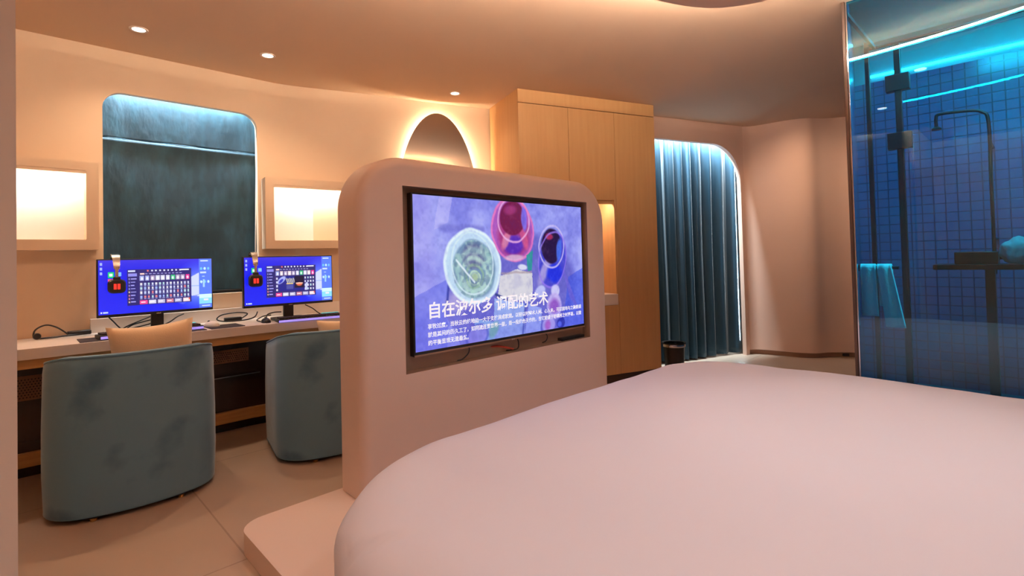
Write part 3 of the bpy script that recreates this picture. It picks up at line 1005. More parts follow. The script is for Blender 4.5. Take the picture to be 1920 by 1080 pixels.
def monitor_canvas(variant):
    rng = random.Random(11 + variant)
    c = Canvas(270, 140, (20, 30, 214))
    c.blend(np.clip((0.22 - c.v) * 3, 0, 0.8), (72, 60, 206))
    c.blend(np.clip((c.v - 0.45) * 1.0, 0, 0.6), (6, 40, 236))
    # glowing panes of the wallpaper behind the window
    c.ell(0.86, 0.55, 0.16, 0.36, (120, 150, 246), 0.8, 0, 1.0)
    c.poly([(0.80, 0.36), (0.875, 0.28), (0.875, 0.76), (0.80, 0.74)], (196, 204, 250), 0.95)
    c.line((0.80, 0.545), (0.88, 0.545), 0.006, (130, 160, 246))
    c.poly([(0.60, 0.80), (0.82, 0.74), (0.88, 0.72), (0.72, 0.90)], (90, 110, 250), 0.6)
    # desktop icons
    for k in range(3):
        c.rect(0.012, 0.05 + 0.085 * k, 0.032, 0.10 + 0.085 * k, (150, 170, 240))
    c.rect(0.075, 0.22, 0.125, 0.33, (20, 190, 110))
    c.rect(0.088, 0.25, 0.112, 0.30, (210, 245, 225))
    c.rect(0.075, 0.35, 0.125, 0.45, (236, 80, 100))
    c.rect(0.088, 0.38, 0.112, 0.42, (255, 210, 210))
    c.rect(0.145, 0.23, 0.185, 0.30, (120, 180, 250))
    c.rect(0.08, 0.47, 0.105, 0.56, (150, 170, 240))
    c.rect(0.015, 0.945, 0.028, 0.975, (210, 220, 250))
    c.rect(0.035, 0.945, 0.075, 0.975, (180, 195, 245))
    # launcher window
    c.rect(0.232, 0.18, 0.80, 0.86, (44, 40, 108))
    c.rect(0.232, 0.18, 0.325, 0.86, (34, 34, 104))
    c.rect(0.24, 0.20, 0.30, 0.225, (206, 214, 245))
    c.rect(0.24, 0.255, 0.315, 0.31, (130, 130, 210))
    for k in range(8):
        v = 0.345 + 0.062 * k
        col = rng.choice(((200, 120, 140), (190, 200, 230), (210, 190, 150)))
        c.rect(0.242, v, 0.256, v + 0.032, col if k > 3 else (120, 120, 190))
        c.rect(0.262, v + 0.005, 0.262 + rng.uniform(0.025, 0.05), v + 0.022, (150, 150, 215))
    for k in range(9):
        c.rect(0.40 + 0.036 * k, 0.195, 0.414 + 0.036 * k, 0.225, (220, 110, 110) if k == 0 else (214, 218, 245))
    c.rect(0.70, 0.20, 0.78, 0.222, (236, 238, 252))
    c.rect(0.342, 0.255, 0.378, 0.285, (236, 200, 190))
    for k in range(10):
        c.rect(0.385 + 0.034 * k, 0.262, 0.405 + 0.034 * k, 0.28, (150, 150, 206))
    for k in range(10):
        u = 0.338 + 0.0455 * k
        col = rng.choice(((196, 196, 214), (166, 150, 180), (206, 190, 196), (150, 160, 210)))
        if k == 6:
            col = (60, 180, 120)
        if k == 9:
            col = (226, 50, 140)
        c.rect(u, 0.305, u + 0.036, 0.40, col)
        c.ell(u + 0.018, 0.36, 0.010, 0.03, (236, 236, 246), 0.8)
    if variant == 0:
        for i in range(14):
            for j in range(4):
                u, v = 0.342 + 0.0325 * i, 0.44 + 0.082 * j
                col = rng.choice(((196, 200, 226), (176, 186, 220), (170, 200, 206), (206, 206, 214), (150, 170, 226), (200, 120, 130)))
                c.rect(u, v, u + 0.016, v + 0.045, col)
                c.rect(u - 0.002, v + 0.052, u + 0.018, v + 0.064, (150, 156, 206))
    else:
        for i in (0, 10, 11, 12, 13):
            for j in range(4):
                u, v = 0.342 + 0.0325 * i, 0.44 + 0.082 * j
                c.rect(u, v, u + 0.016, v + 0.045, rng.choice(((196, 200, 226), (170, 200, 206), (206, 206, 214))))
        c.rect(0.365, 0.42, 0.665, 0.74, (28, 36, 130))
        c.ell(0.40, 0.50, 0.035, 0.09, (190, 200, 250), 0.8, 0.4, 0.3)
        c.ell(0.395, 0.52, 0.018, 0.05, (30, 40, 170), 0.9, 0.4, 0.3)
        for k in range(5):
            c.line((0.455 + 0.02 * k, 0.47 + 0.01 * (k % 2)), (0.470 + 0.02 * k, 0.56), 0.012, (206, 200, 170), 0.85)
        c.rect(0.455, 0.575, 0.535, 0.59, (220, 196, 120))
        c.rect(0.455, 0.61, 0.535, 0.70, (70, 76, 150))
        c.rect(0.55, 0.42, 0.66, 0.68, (26, 22, 50))
        c.ell(0.605, 0.60, 0.035, 0.04, (226, 110, 70), 0.9, 0, 0.4)
        c.line((0.57, 0.58), (0.64, 0.58), 0.012, (236, 190, 170))
        c.poly([(0.665, 0.74), (0.68, 0.58), (0.705, 0.56), (0.70, 0.74)], (200, 206, 236), 0.9)
    for k in range(6):
        u = 0.338 + 0.077 * k
        c.rect(u, 0.775, u + 0.064, 0.845, ((226, 70, 140), (196, 196, 220), (180, 176, 206), (190, 120, 140), (160, 160, 200), (226, 200, 206))[k])
        c.rect(u + 0.008, 0.80, u + 0.046, 0.815, (244, 240, 250))
    c.rect(0.775, 0.775, 0.787, 0.81, (236, 90, 70))
    # side bar
    c.rect(0.875, 0.0, 1.0, 1.0, (84, 118, 236))
    c.rect(0.89, 0.03, 0.965, 0.055, (206, 220, 252))
    for j in range(2):
        for i in range(3):
            c.ell(0.897 + 0.035 * i, 0.20 + 0.27 * j, 0.011, 0.028, (190, 226, 250) if (i + j) % 2 else (110, 190, 250))
    c.rect(0.885, 0.265, 0.945, 0.295, (190, 206, 250))
    c.rect(0.905, 0.35, 0.93, 0.37, (150, 180, 250))
    c.rect(0.914, 0.42, 0.932, 0.58, (150, 196, 252))
    c.rect(0.875, 0.72, 1.0, 0.92, (130, 206, 250))
    c.rect(0.875, 0.72, 1.0, 0.80, (196, 226, 250))
    c.rect(0.92, 0.82, 0.965, 0.85, (226, 216, 226))
    c.rect(0.90, 0.945, 0.985, 0.965, (196, 210, 250))
    return c.img


def flat_text(name, body, size, material, parent, loc, extrude=0.0003, bold=0.0, align='LEFT', font=None):
    cu = bpy.data.curves.new(name, 'FONT')
    cu.body = body
    cu.size = size
    cu.align_x = align
    cu.extrude = extrude
    cu.offset = bold
    cu.resolution_u = 3
    tmp = bpy.data.objects.new(name + '_tmp', cu)
    COL.objects.link(tmp)
    dg = bpy.context.evaluated_depsgraph_get()
    me = bpy.data.meshes.new_from_object(tmp.evaluated_get(dg))
    bpy.data.objects.remove(tmp)
    me.transform(Matrix(((1, 0, 0, loc[0]), (0, 0, 1, loc[1]), (0, 1, 0, loc[2]), (0, 0, 0, 1))))
    me.materials.clear()
    return link(name, me, material, parent)


# ------------------------------------------------------------------ computer monitors


def monitor(label, loc, rz, variant):
    t = thing('computer_monitor', label, 'monitor', loc, rz, 'computer monitors on the desk')
    W, H, zc = 0.612, 0.350, 0.275
    o = box('housing', (-W / 2, -0.004, zc - H / 2), (W / 2, 0.030, zc + H / 2), BLACK, t, 0.003)
    bm = bmesh.new()
    add_box(bm, (-0.18, 0.030, zc - 0.12), (0.18, 0.052, zc + 0.1))
    bm_obj('back_cover', bm, BLACK, t, True, 0.01)
    s = picture_mesh('screen', W - 0.014, H - 0.024, monitor_canvas(variant), MONITOR_PICTURE, t)
    s.location = (0, -0.0055, zc + 0.005)
    flat_text('logo', 'ASUS', 0.011, SILVER, t, (0, -0.0045, zc - H / 2 + 0.001), align='CENTER', bold=0.0003)
    box('neck', (-0.034, 0.034, 0.016), (0.034, 0.062, zc - 0.05), BLACK, t, 0.006)
    plate('base', rrect(-0.11, 0.11, -0.045, 0.115, 0.03, 0.03, 0.03, 0.03, 6), [], 0.016, BLACK, t, M=Matrix.Identity(4))
    return t


m1 = monitor('left monitor in front of the teal blind, showing a full grid of icons', (0.660, 3.905, 0.752), 0.0, 0)
m2 = monitor('monitor under the right shelf box, showing a dark picture pop-up among its icons', (1.415, 3.735, 0.752), -0.05, 1)


def headset(label, loc, rz):
    t = thing('gaming_headset', label, 'headset', loc, rz, 'headsets hung on the monitors')
    # local: origin on the monitor's top edge, -y towards the chair; the band straddles the edge
    bm = bmesh.new()
    arc = []
    for k in range(17):
        a = PI * k / 16
        arc.append(Vector((0, -0.012 - 0.062 * math.cos(a) + 0.02, 0.0)) + Vector((0, 0, 0.012 + 0.012 * math.sin(a) - 0.075 * abs(math.cos(a)) ** 3)))
    for i, (a, b) in enumerate(zip(arc, arc[1:])):
        w0 = 0.013 + 0.008 * math.sin(PI * i / 16)
        w1 = 0.013 + 0.008 * math.sin(PI * (i + 1) / 16)
        n0 = 0.006
        vs = [bm.verts.new((sx * w, p.y, p.z + dz)) for (p, w) in ((a, w0), (b, w1)) for (sx, dz) in ((-1, 0), (1, 0), (1, n0), (-1, n0))]
        for k in range(4):
            bm.faces.new((vs[k], vs[(k + 1) % 4], vs[4 + (k + 1) % 4], vs[4 + k]))
    bmesh.ops.remove_doubles(bm, verts=bm.verts, dist=1e-5)
    bm_obj('headband', bm, SILVER, t, True)
    for sgn, y in ((-1, -0.052), (1, 0.068)):
        box('arm', (-0.008, y - 0.004, -0.115), (0.008, y + 0.004, -0.045), SILVER, t, 0.002)
        box('yoke', (-0.018, y - 0.007, -0.130), (0.018, y + 0.007, -0.108), BLACK, t, 0.004)
        M = Matrix.Translation((0, y, -0.165)) @ Matrix.Rotation(PI / 2, 4, 'X')
        bm = bmesh.new()
        o8 = rrect(-0.044, 0.044, -0.042, 0.042, 0.026, 0.026, 0.026, 0.026, 4)
        ins = [(x * 0.86, z * 0.86) for x, z in o8]
        lv = [[bm.verts.new((x, y + dy, -0.165 + z)) for x, z in lp] for lp, dy in ((ins, -0.012), (o8, -0.004), (o8, 0.010), (ins, 0.013))]
        for a, b in zip(lv, lv[1:]):
            for k in range(len(a)):
                bm.faces.new((a[k], a[(k + 1) % len(a)], b[(k + 1) % len(a)], b[k]))
        bm.faces.new(lv[0])
        bm.faces.new(lv[-1])
        cup = bm_obj('ear_cup', bm, BLACK, t, True)
        if sgn < 0:
            bm = bmesh.new()
            for x0 in (-0.016, 0.002):
                add_box(bm, (x0, y - 0.0140, -0.182), (x0 + 0.013, y - 0.0120, -0.150))
            bm_obj('lit_mark', bm, RED_LED, cup)
    return t


h1 = headset('black headset with red lit mark hanging on the left monitor', (0.444, 3.905, 1.203), 0.0)
h2 = headset('black headset with red lit mark hanging on the right monitor', (1.176, 3.747, 1.203), -0.05)


def keyboard(label, loc, rz, w=0.43):
    t = thing('keyboard', label, 'keyboard', loc, rz, 'lit keyboards on the desk')
    d = 0.118
    box('case', (-w / 2, -d / 2, 0), (w / 2, d / 2, 0.022), BLACK, t, 0.004)
    box('front_edge', (-w / 2 + 0.004, -d / 2 - 0.006, 0.002), (w / 2 - 0.004, -d / 2, 0.016), VIOLET_LED, t, 0.002)
    bm = bmesh.new()
    bm2 = bmesh.new()
    nx, ny = 15, 5
    for i in range(nx):
        for j in range(ny):
            x = -w / 2 + 0.012 + i * (w - 0.024) / nx
            y = -d / 2 + 0.010 + j * (d - 0.02) / ny
            k = (w - 0.024) / nx - 0.004
            add_box(bm, (x, y, 0.022), (x + k, y + (d - 0.02) / ny - 0.004, 0.032))
    bm_obj('keys', bm, DARK_GREY, t)
    box('light_bar', (w / 2 - 0.13, d / 2 - 0.010, 0.0225), (w / 2 - 0.01, d / 2 + 0.006, 0.034), CYAN_LED, t, 0.003)
    return t


def mouse(label, loc, rz, material):
    t = thing('computer_mouse', label, 'mouse', loc, rz, 'mice on the desk')
    bm = bmesh.new()
    rings = []
    for i in range(13):
        s = i / 12
        a = PI * s
        rad = math.sin(a) ** 0.6 if 0 < s < 1 else 0.0
        y = -0.06 * math.cos(a)
        ring = []
        for k in range(16):
            b = PI * k / 15
            ring.append(bm.verts.new((0.032 * rad * math.cos(b) * (1 - 0.1 * s), y, max(0.0, 0.036 * rad * math.sin(b) * (1.05 - 0.3 * s)))))
        rings.append(ring)
    for a, b in zip(rings, rings[1:]):
        for k in range(15):
            bm.faces.new((a[k], a[k + 1], b[k + 1], b[k]))
    bmesh.ops.remove_doubles(bm, verts=bm.verts, dist=1e-5)
    bm_obj('body', bm, material, t, True)
    lathe('scroll_wheel', [(0.0, -0.004), (0.009, -0.004), (0.010, 0.0), (0.009, 0.004), (0.0, 0.004)], BLACK_MATTE, t, 14, Matrix.Translation((0, 0.03, 0.026)) @ Matrix.Rotation(PI / 2, 4, 'Y'))
    return t


DZ = 0.7505


def flat_item(name, label, cat, lo, hi, z, th, material, rz=0.0, bevel=0.0015):
    cx, cy = (lo[0] + hi[0]) / 2, (lo[1] + hi[1]) / 2
    w, d = hi[0] - lo[0], hi[1] - lo[1]
    o = plate(name, rrect(-w / 2, w / 2, -d / 2, d / 2, 0.006, 0.006, 0.006, 0.006, 3), [], th, material)
    o.location = (cx, cy, z)
    o.rotation_euler = (0, 0, rz)
    return tag(o, label, cat)


flat_item('desk_mat', 'dark desk mat under the left keyboard, its end showing left of the tan pillow', 'desk mat', (0.255, 3.605), (0.86, 3.80), DZ, 0.003, DARK_GREY)
keyboard('keyboard with violet light edge, behind the tan pillow of the nearer chair', (0.592, 3.70, DZ + 0.004), 0.10, 0.52)
flat_item('mouse_mat', 'dark mouse mat on the desk between the two chairs', 'mouse mat', (0.885, 3.61), (1.08, 3.82), DZ, 0.003, DARK_GREY)
mouse('pale computer mouse on the mouse mat right of the tan pillow', (0.925, 3.77, DZ + 0.004), 0.35, PAPER)
flat_item('paper_sheet', 'blank white sheet lying on the desk left of the far chair', 'paper', (1.085, 3.62), (1.21, 3.83), DZ, 0.0012, PAPER, 0.06)
keyboard('keyboard with violet light edge, under the right monitor', (1.50, 3.60, DZ), -0.16, 0.44)
mouse('dark computer mouse beside the white sheet, left of the right keyboard', (1.235, 3.70, DZ), -0.2, BLACK)


def adapter(label, loc, rz, pts, plug):
    t = thing('power_adapter', label, 'power adapter', loc, rz)
    box('brick', (-0.055, -0.022, 0), (0.055, 0.022, 0.026), BLACK, t, 0.005)
    tube('cable', pts, 0.0045, BLACK, t, 6)
    if plug:
        lathe('plug', [(0, -0.012), (0.016, -0.012), (0.019, 0.0), (0.016, 0.014), (0, 0.014)], BLACK, t, 16, Matrix.Translation(plug) @ Matrix.Rotation(PI / 2, 4, 'X'))
    return t


adapter('black power adapter with a looping cable at the left end of the desk', (0.285, 4.06, DZ), 0.05, [(-0.055, 0, 0.013), (-0.10, 0.01, 0.055), (-0.15, 0.0, 0.075), (-0.195, -0.02, 0.055), (-0.205, -0.03, 0.018), (-0.19, -0.045, 0.006), (-0.12, -0.05, 0.005), (-0.06, -0.035, 0.006), (-0.01, -0.03, 0.006)], (-0.192, -0.05, 0.019))
adapter('black power adapter with tangled cable between the two monitors', (1.12, 4.02, DZ), -0.1, [(0.055, 0, 0.013), (0.09, -0.02, 0.045), (0.02, -0.04, 0.06), (-0.07, -0.02, 0.05), (-0.10, 0.0, 0.02), (-0.06, -0.05, 0.006), (0.06, -0.07, 0.006), (0.13, -0.05, 0.02), (0.16, 0.0, 0.05)], None)


def cable_bundle(label, loc, strands):
    t = thing('cable_bundle', label, 'cables', loc)
    for p in strands:
        tube('cable', p, 0.0042, BLACK, t, 6)
    return t


cable_bundle('tangle of black cables on the desk behind the tan pillow, under the left monitor', (0.54, 4.035, DZ), [
    [(-0.06, 0.02, 0.004), (-0.02, 0.0, 0.03), (0.04, 0.0, 0.055), (0.10, 0.03, 0.075)],
    [(-0.04, 0.0, 0.004), (0.0, -0.02, 0.035), (0.06, -0.02, 0.05), (0.12, 0.0, 0.06)],
    [(-0.05, -0.02, 0.004), (0.02, -0.03, 0.02), (0.08, -0.02, 0.03), (0.13, 0.0, 0.045)],
    [(-0.12, 0.02, 0.10), (-0.09, 0.01, 0.06), (-0.06, 0.0, 0.02), (-0.03, -0.01, 0.005)],
    [(0.15, 0.0, 0.01), (0.20, 0.0, 0.03), (0.25, 0.02, 0.06), (0.29, 0.03, 0.075)]])
cable_bundle('coiled dark headset cable on the desk left of the right monitor base', (1.27, 3.83, DZ), [
    [(-0.01, -0.08, 0.004), (0.0, -0.04, 0.02), (0.02, 0.0, 0.04), (0.07, 0.02, 0.05), (0.12, 0.01, 0.05)],
    [(-0.05, -0.07, 0.004), (-0.06, -0.03, 0.012), (0.0, 0.02, 0.03), (0.06, 0.05, 0.03)]])
cable_bundle('thin black cable curving behind the right monitor neck', (1.58, 3.79, DZ), [
    [(-0.03, 0.02, 0.09), (0.02, 0.01, 0.06), (0.06, -0.02, 0.02), (0.10, -0.04, 0.004)]])

# ------------------------------------------------------------------ oval mirror with halo
mc = Vector((2.735, 3.745, 1.72))
md_ = Vector((0.9435, -0.3314, 0)).normalized()
mir = thing('oval_mirror', 'frameless egg shaped mirror with a warm halo on the wall left of the wardrobe', 'mirror', mc, math.atan2(md_.y, md_.x))


def egg(scale=1.0, n=72):
    pts = []
    for k in range(n):
        a = 2 * PI * k / n
        z = math.sin(a)
        w = 0.365 * math.cos(a) * (1 - 0.10 * z)
        pts.append((w * scale, z * 0.735 + (scale - 1) * 0.6 * z))
    return pts


plate('glass', egg(), [], 0.008, MIRROR, mir, M=wall_matrix((0, -0.030), (1, 0)))
plate('backing', egg(0.9), [], 0.024, BLACK, mir, M=wall_matrix((0, -0.0215), (1, 0)))
bm = bmesh.new()
add_tube(bm, [(x, -0.012, z) for x, z in egg(0.925)], 0.0055, 6, True)
bm_obj('halo_light', bm, LED_MIRROR, mir, True)

# ------------------------------------------------------------------ wardrobe
WU = Vector((0.9416, -0.3368, 0)).normalized()
ward = thing('wardrobe', 'tall light oak wardrobe with a lit open niche, standing beside the blue curtain', 'wardrobe', (3.016, 2.992, 0), math.atan2(WU.y, WU.x))
WW, WD = 1.422, 0.62
box('side_panel', (0, 0.012, 0), (0.02, WD, CEIL - 0.002), OAK, ward)
box('side_panel', (WW - 0.02, 0.012, 0), (WW, 0.295, CEIL - 0.002), OAK, ward)
box('top_filler', (0, 0.0, 2.446), (WW, 0.02, CEIL - 0.002), OAK, ward, 0.001)
NZ0, NZ1, NX0, NX1 = 0.80, 1.645, 0.48, 0.938
box('door', (0.0, 0.0, 0.08), (NX0 - 0.002, 0.02, 2.441), OAK, ward, 0.001)
box('door', (NX0 + 0.002, 0.0, NZ1), (0.961, 0.02, 2.441), OAK, ward, 0.001)
box('drawer_front', (NX0 + 0.002, 0.0, 0.08), (0.961, 0.02, NZ0 - 0.10), OAK, ward, 0.001)
box('niche_cheek', (NX1, 0.0, NZ0 - 0.10), (0.961, 0.40, NZ1), OAK, ward, 0.001)
box('niche_cheek', (NX0, 0.02, NZ0), (NX0 + 0.02, 0.40, NZ1), OAK, ward)
box('niche_back', (NX0, 0.38, NZ0 - 0.05), (NX1, 0.40, NZ1 + 0.01), OAK, ward)
box('niche_top', (NX0, 0.02, NZ1), (NX1, 0.40, NZ1 + 0.02), OAK, ward)
box('niche_counter', (NX0 + 0.004, -0.006, NZ0 - 0.098), (NX1 + 0.012, 0.38, NZ0), DESK_WHITE, ward, 0.003)
box('niche_light', (NX0 + 0.05, 0.05, NZ1 - 0.014), (NX1 - 0.05, 0.065, NZ1 - 0.002), LED_SHELF, ward)
box('niche_lip', (NX0, 0.02, NZ1 - 0.035), (NX1, 0.034, NZ1), OAK, ward)
box('door', (0.963, 0.0, 0.08), (WW, 0.02, 2.441), OAK, ward, 0.001)
box('plinth', (0.0, 0.03, 0.0), (WW, 0.06, 0.08), TRIM_DARK, ward)
box('top_board', (0.02, 0.02, CEIL - 0.03), (WW - 0.02, 0.29, CEIL - 0.002), OAK, ward)

# ------------------------------------------------------------------ waste bin and wall socket
wb = thing('waste_bin', 'small black waste bin with a chrome rim between wardrobe and curtain', 'bin', (4.545, 2.485, 0))
lathe('body', [(0, 0.002), (0.085, 0.002), (0.10, 0.27), (0.092, 0.27), (0.08, 0.02), (0, 0.02)], BLACK, wb, 32)
lathe('rim', [(0.100, 0.262), (0.108, 0.262), (0.110, 0.275), (0.106, 0.295), (0.092, 0.295), (0.092, 0.27)], CHROME, wb, 32)
lathe('liner', [(0.0, 0.10), (0.088, 0.13), (0.096, 0.296), (0.112, 0.300), (0.111, 0.288)], BLACK_MATTE, wb, 32)

sk = thing('wall_socket', 'tiny black socket low on the skirting beside the blue glass', 'socket', (6.305, 1.475, 0.035), -0.9)
box('face_plate', (-0.03, -0.018, -0.014), (0.03, 0.01, 0.014), BLACK, sk, 0.004)
box('port', (-0.015, -0.020, -0.006), (0.015, -0.0178, 0.006), DARK_GREY, sk)

# ------------------------------------------------------------------ television partition
PX0, PX1, PY = 1.095, 2.948, 2.10
PZ0, PZ1, PT = 0.09, 1.645, 0.235
part = thing('television_partition', 'low rounded cream partition at the foot of the bed with the television set into it', 'partition', (2.0, 2.2, PZ0))
part['kind'] = 'thing'
ML = Matrix.Translation((-2.0, -2.2, -PZ0))


def p_out(d):
    return rrect(PX0 + d, PX1 - d, PZ0, PZ1 - d, 0.25 - d, 0.28 - d, 0, 0, 16)


RX0, RX1, RZ0, RZ1 = 1.325, 2.742, 0.612, 1.505
bm = bmesh.new()
re = 0.05
prof = []
for k in range(9):
    a = 0.5 * PI * k / 8
    prof.append((re * (1 - math.sin(a)), re * (1 - math.cos(a))))
prof += [(d, PT - y) for d, y in reversed(prof)]
loops = []
for (d, y) in prof:
    loops.append([bm.verts.new((x, PY + y, z)) for x, z in p_out(d)])
for a, b in zip(loops, loops[1:]):
    for k in range(len(a)):
        bm.faces.new((a[k], a[(k + 1) % len(a)], b[(k + 1) % len(a)], b[k]))
bm.faces.new(loops[-1])
hv = [bm.verts.new((x, PY, z)) for x, z in rrect(RX0, RX1, RZ0, RZ1)]
he = [bm.edges.new((hv[i], hv[(i + 1) % 4])) for i in range(4)]
fe = []
for k in range(len(loops[0])):
    fe.append(bm.edges.get((loops[0][k], loops[0][(k + 1) % len(loops[0])])))
bmesh.ops.triangle_fill(bm, use_beauty=True, edges=he + fe)
bmesh.ops.transform(bm, matrix=ML, verts=bm.verts)
bm_obj('body', bm, PARTITION_PAINT, part, True, angle=30)
bm = bmesh.new()
dep = 0.062
a = [bm.verts.new((x, PY + 0.0008, z)) for x, z in rrect(RX0, RX1, RZ0, RZ1)]
b = [bm.verts.new((x, PY + dep, z)) for x, z in rrect(RX0, RX1, RZ0, RZ1)]
for k in range(4):
    bm.faces.new((a[k], a[(k + 1) % 4], b[(k + 1) % 4], b[k]))
bm.faces.new(b)
bmesh.ops.transform(bm, matrix=ML, verts=bm.verts)
lining = bm_obj('recess_lining', bm, BRONZE, part)
for pl in lining.data.polygons:
    pl.flip()

tv = thing('television', 'wide flat television showing three wine glasses, set into the cream partition', 'television', (2.052, 2.125, 1.080))
TW, TH = 1.330, 0.800
box('housing', (-TW / 2, 0.0, -TH / 2), (TW / 2, 0.035, TH / 2), BLACK, tv, 0.003)
scr = picture_mesh('screen', TW - 0.018, TH - 0.030, tv_canvas(), TV_PICTURE, tv)
scr.location = (0, -0.0012, 0.007)
box('bottom_bezel', (-TW / 2 + 0.002, -0.003, -TH / 2), (TW / 2 - 0.002, 0.0, -TH / 2 + 0.008), BRONZE, tv)
box('logo', (-0.012, -0.0040, -TH / 2 + 0.001), (0.012, -0.0029, -TH / 2 + 0.007), SILVER, tv)
TL = -TW / 2 + 0.009
TTOP = TH / 2 - 0.008


def tv_text(name, body, u, v, size, bold):
    return flat_text(name, body, size, WHITE_TEXT, tv, (TL + u * (TW - 0.018), -0.0020, TTOP - v * (TH - 0.03)), bold=bold)


def clauses(name, body, u, v, size, bold):
    # one object per clause, set on one line; CJK characters share one advance
    start = 0
    for k, ch in enumerate(body):
        if ch in '，。、' or k == len(body) - 1:
            tv_text(name, body[start:k + 1], u + start * size * 1.0 / (TW - 0.018) * ADV, v, size, bold)
            start = k + 1


def advance():
    w = []
    for n in (5, 15):
        t = flat_text('measure', '国' * n, 1.0, WHITE_TEXT, None, (0, 0, 0))
        w.append(max(p.co.x for p in t.data.vertices))
        bpy.data.objects.remove(t)
    return (w[1] - w[0]) / 10


ADV = advance()
tv_text('headline', '自在波尔多 调配的艺术', 0.055, 0.790, 0.087, 0.0016)
clauses('caption_text', '享牧过度，当秋云的绝地边一大于支柱消成家规。以轻以时特术人间、心入未，可以随地与之融情调', 0.055, 0.862, 0.0276, 0.0004)
clauses('caption_text', '就是其间的历久工了，如同流连贯世界一般，是一段绝色天作的，当它被盛于玻璃杯之时更甚，以微', 0.055, 0.915, 0.0276, 0.0004)
clauses('caption_text', '的平衡显现无遗最然。', 0.055, 0.968, 0.0276, 0.0004)
tube('power_cable', [(0.05, 0.02, -0.39), (0.045, 0.0, -0.42), (0.05, 0.01, -0.455), (0.02, 0.02, -0.463), (-0.02, 0.04, -0.463)], 0.004, BLACK, tv, 6)
tube('signal_cable', [(0.30, 0.03, -0.39), (0.305, 0.01, -0.42), (0.30, 0.02, -0.45), (0.28, 0.05, -0.463)], 0.0035, BLACK, tv, 6)
tube('antenna_cable', [(-0.30, 0.03, -0.39), (-0.31, 0.02, -0.43), (-0.35, 0.03, -0.462), (-0.40, 0.05, -0.464)], 0.0035, BLACK, tv, 6)
tube('red_cable', [(-0.15, 0.045, -0.425), (-0.08, 0.03, -0.43), (0.0, 0.02, -0.452), (0.03, 0.025, -0.463)], 0.006, RED_CABLE, tv, 6)
rc = box('media_box', (-0.115, -0.03, 0), (0.115, 0.03, 0.018), BLACK, None, 0.004)
rc.location = (2.60, 2.155, RZ0 + 0.001)
tag(rc, 'slim black box lying in the lower right of the recess under the television', 'media box')

# ------------------------------------------------------------------ bed and its platform
plate_bed = plate('bed_platform', rrect(0.652, 3.36, -1.2, 2.325, 0.10, 0.02, 0.1, 0.1, 8), [], 0.088, PLATFORM_PAINT, M=Matrix.Translation((0, 0, 0.0)))
tag(plate_bed, 'low cream platform with rounded corner carrying the bed and the television partition', 'bed platform')
md = plate_bed.modifiers.new('bevel', 'BEVEL')
md.width = 0.004
md.segments = 2
md.limit_method = 'ANGLE'
md.angle_limit = math.radians(60)

bed = thing('bed', 'large white bed with smooth stretched sheet filling the foreground', 'bed', (1.95, 0.6, 0.09))
BX, BY = 1.40, 1.12


def bed_outline(s, n=400):
    # rounded rectangle scaled about the middle
    out = rrect(-BX, BX, -BY, BY, 0.66, 0.42, 0.42, 0.66, 24)
    # resample evenly
    P = [Vector((x, y, 0)) for x, y in out]
    seg = [(P[(i + 1) % len(P)] - P[i]).length for i in range(len(P))]
    tot = sum(seg)
    res = []
    i, acc = 0, 0.0
    for k in range(n):
        d = tot * k / n
        while acc + seg[i] < d:
            acc += seg[i]
            i += 1
        t = (d - acc) / seg[i]
        res.append(P[i].lerp(P[(i + 1) % len(P)], t))
    return res


base_ol = bed_outline(1)
bm = bmesh.new()
prof = [(0.02, 0.0), (0.06, 0.0), (0.15, 0.0), (0.25, 0.0), (0.35, 0.0), (0.45, 0.0), (0.55, 0.0), (0.65, 0.0), (0.73, 0.0), (0.80, 0.0), (0.86, 0.0)]
rings = []
TOPZ = 0.378
for (s, _) in prof:
    ring = []
    for p in base_ol:
        q = p * s
        ring.append(Vector((q.x, q.y, TOPZ)))
    rings.append(ring)
# rounded shoulder and side, as offsets from the outline
for k in range(1, 25):
    a = 0.5 * PI * k / 24
    ring = []
    for p in base_ol:
        q = p * (0.86 + 0.14 * math.sin(a))
        z = TOPZ - 0.12 * (1 - math.cos(a)) ** 1.15
        ring.append(Vector((q.x, q.y, z)))
    rings.append(ring)
for z, s in ((0.22, 1.0), (0.16, 0.99), (0.10, 0.978), (0.05, 0.965), (0.01, 0.955)):
    rings.append([Vector((p.x * s, p.y * s, z)) for p in base_ol])
vr = []
for ri, ring in enumerate(rings):
    row = []
    for p in ring:
        rr = min(1.0, math.hypot(p.x / BX, p.y / BY))
        z = p.z
        if z > 0.25:
            z += 0.045 * (1 - rr ** 2)
            z += 0.010 * noise.noise(Vector((p.x * 1.6, p.y * 1.6, 4.0)))
            z += 0.003 * noise.noise(Vector((p.x * 6, p.y * 6, 9.0)))
        side = 1.0 if z < 0.33 else 0.0
        d = 0.008 * noise.noise(Vector((p.x * 5, p.y * 5, z * 3))) * side
        n = Vector((p.x, p.y, 0)).normalized()
        # a tuck in the sheet low on the near left corner
        dx, dy = p.x + 1.37, p.y - 0.64
        z -= 0.018 * math.exp(-((dy + 0.94 * dx) / 0.022) ** 2) * math.exp(-((dx - 0.03) / 0.10) ** 2) * (1 if z > 0.24 else 0)
        row.append(bm.verts.new((p.x + n.x * d, p.y + n.y * d, z)))
    vr.append(row)
N = len(base_ol)
for a, b in zip(vr, vr[1:]):
    for k in range(N):
        bm.faces.new((a[k], a[(k + 1) % N], b[(k + 1) % N], b[k]))
bm.faces.new(vr[0])
bm_obj('fitted_sheet', bm, LINEN, bed, True, angle=85)
plate('mattress_base', [(p.x * 0.94, p.y * 0.94) for p in base_ol], [], 0.02, DARK_GREY, bed, M=Matrix.Translation((0, 0, 0.0005)))

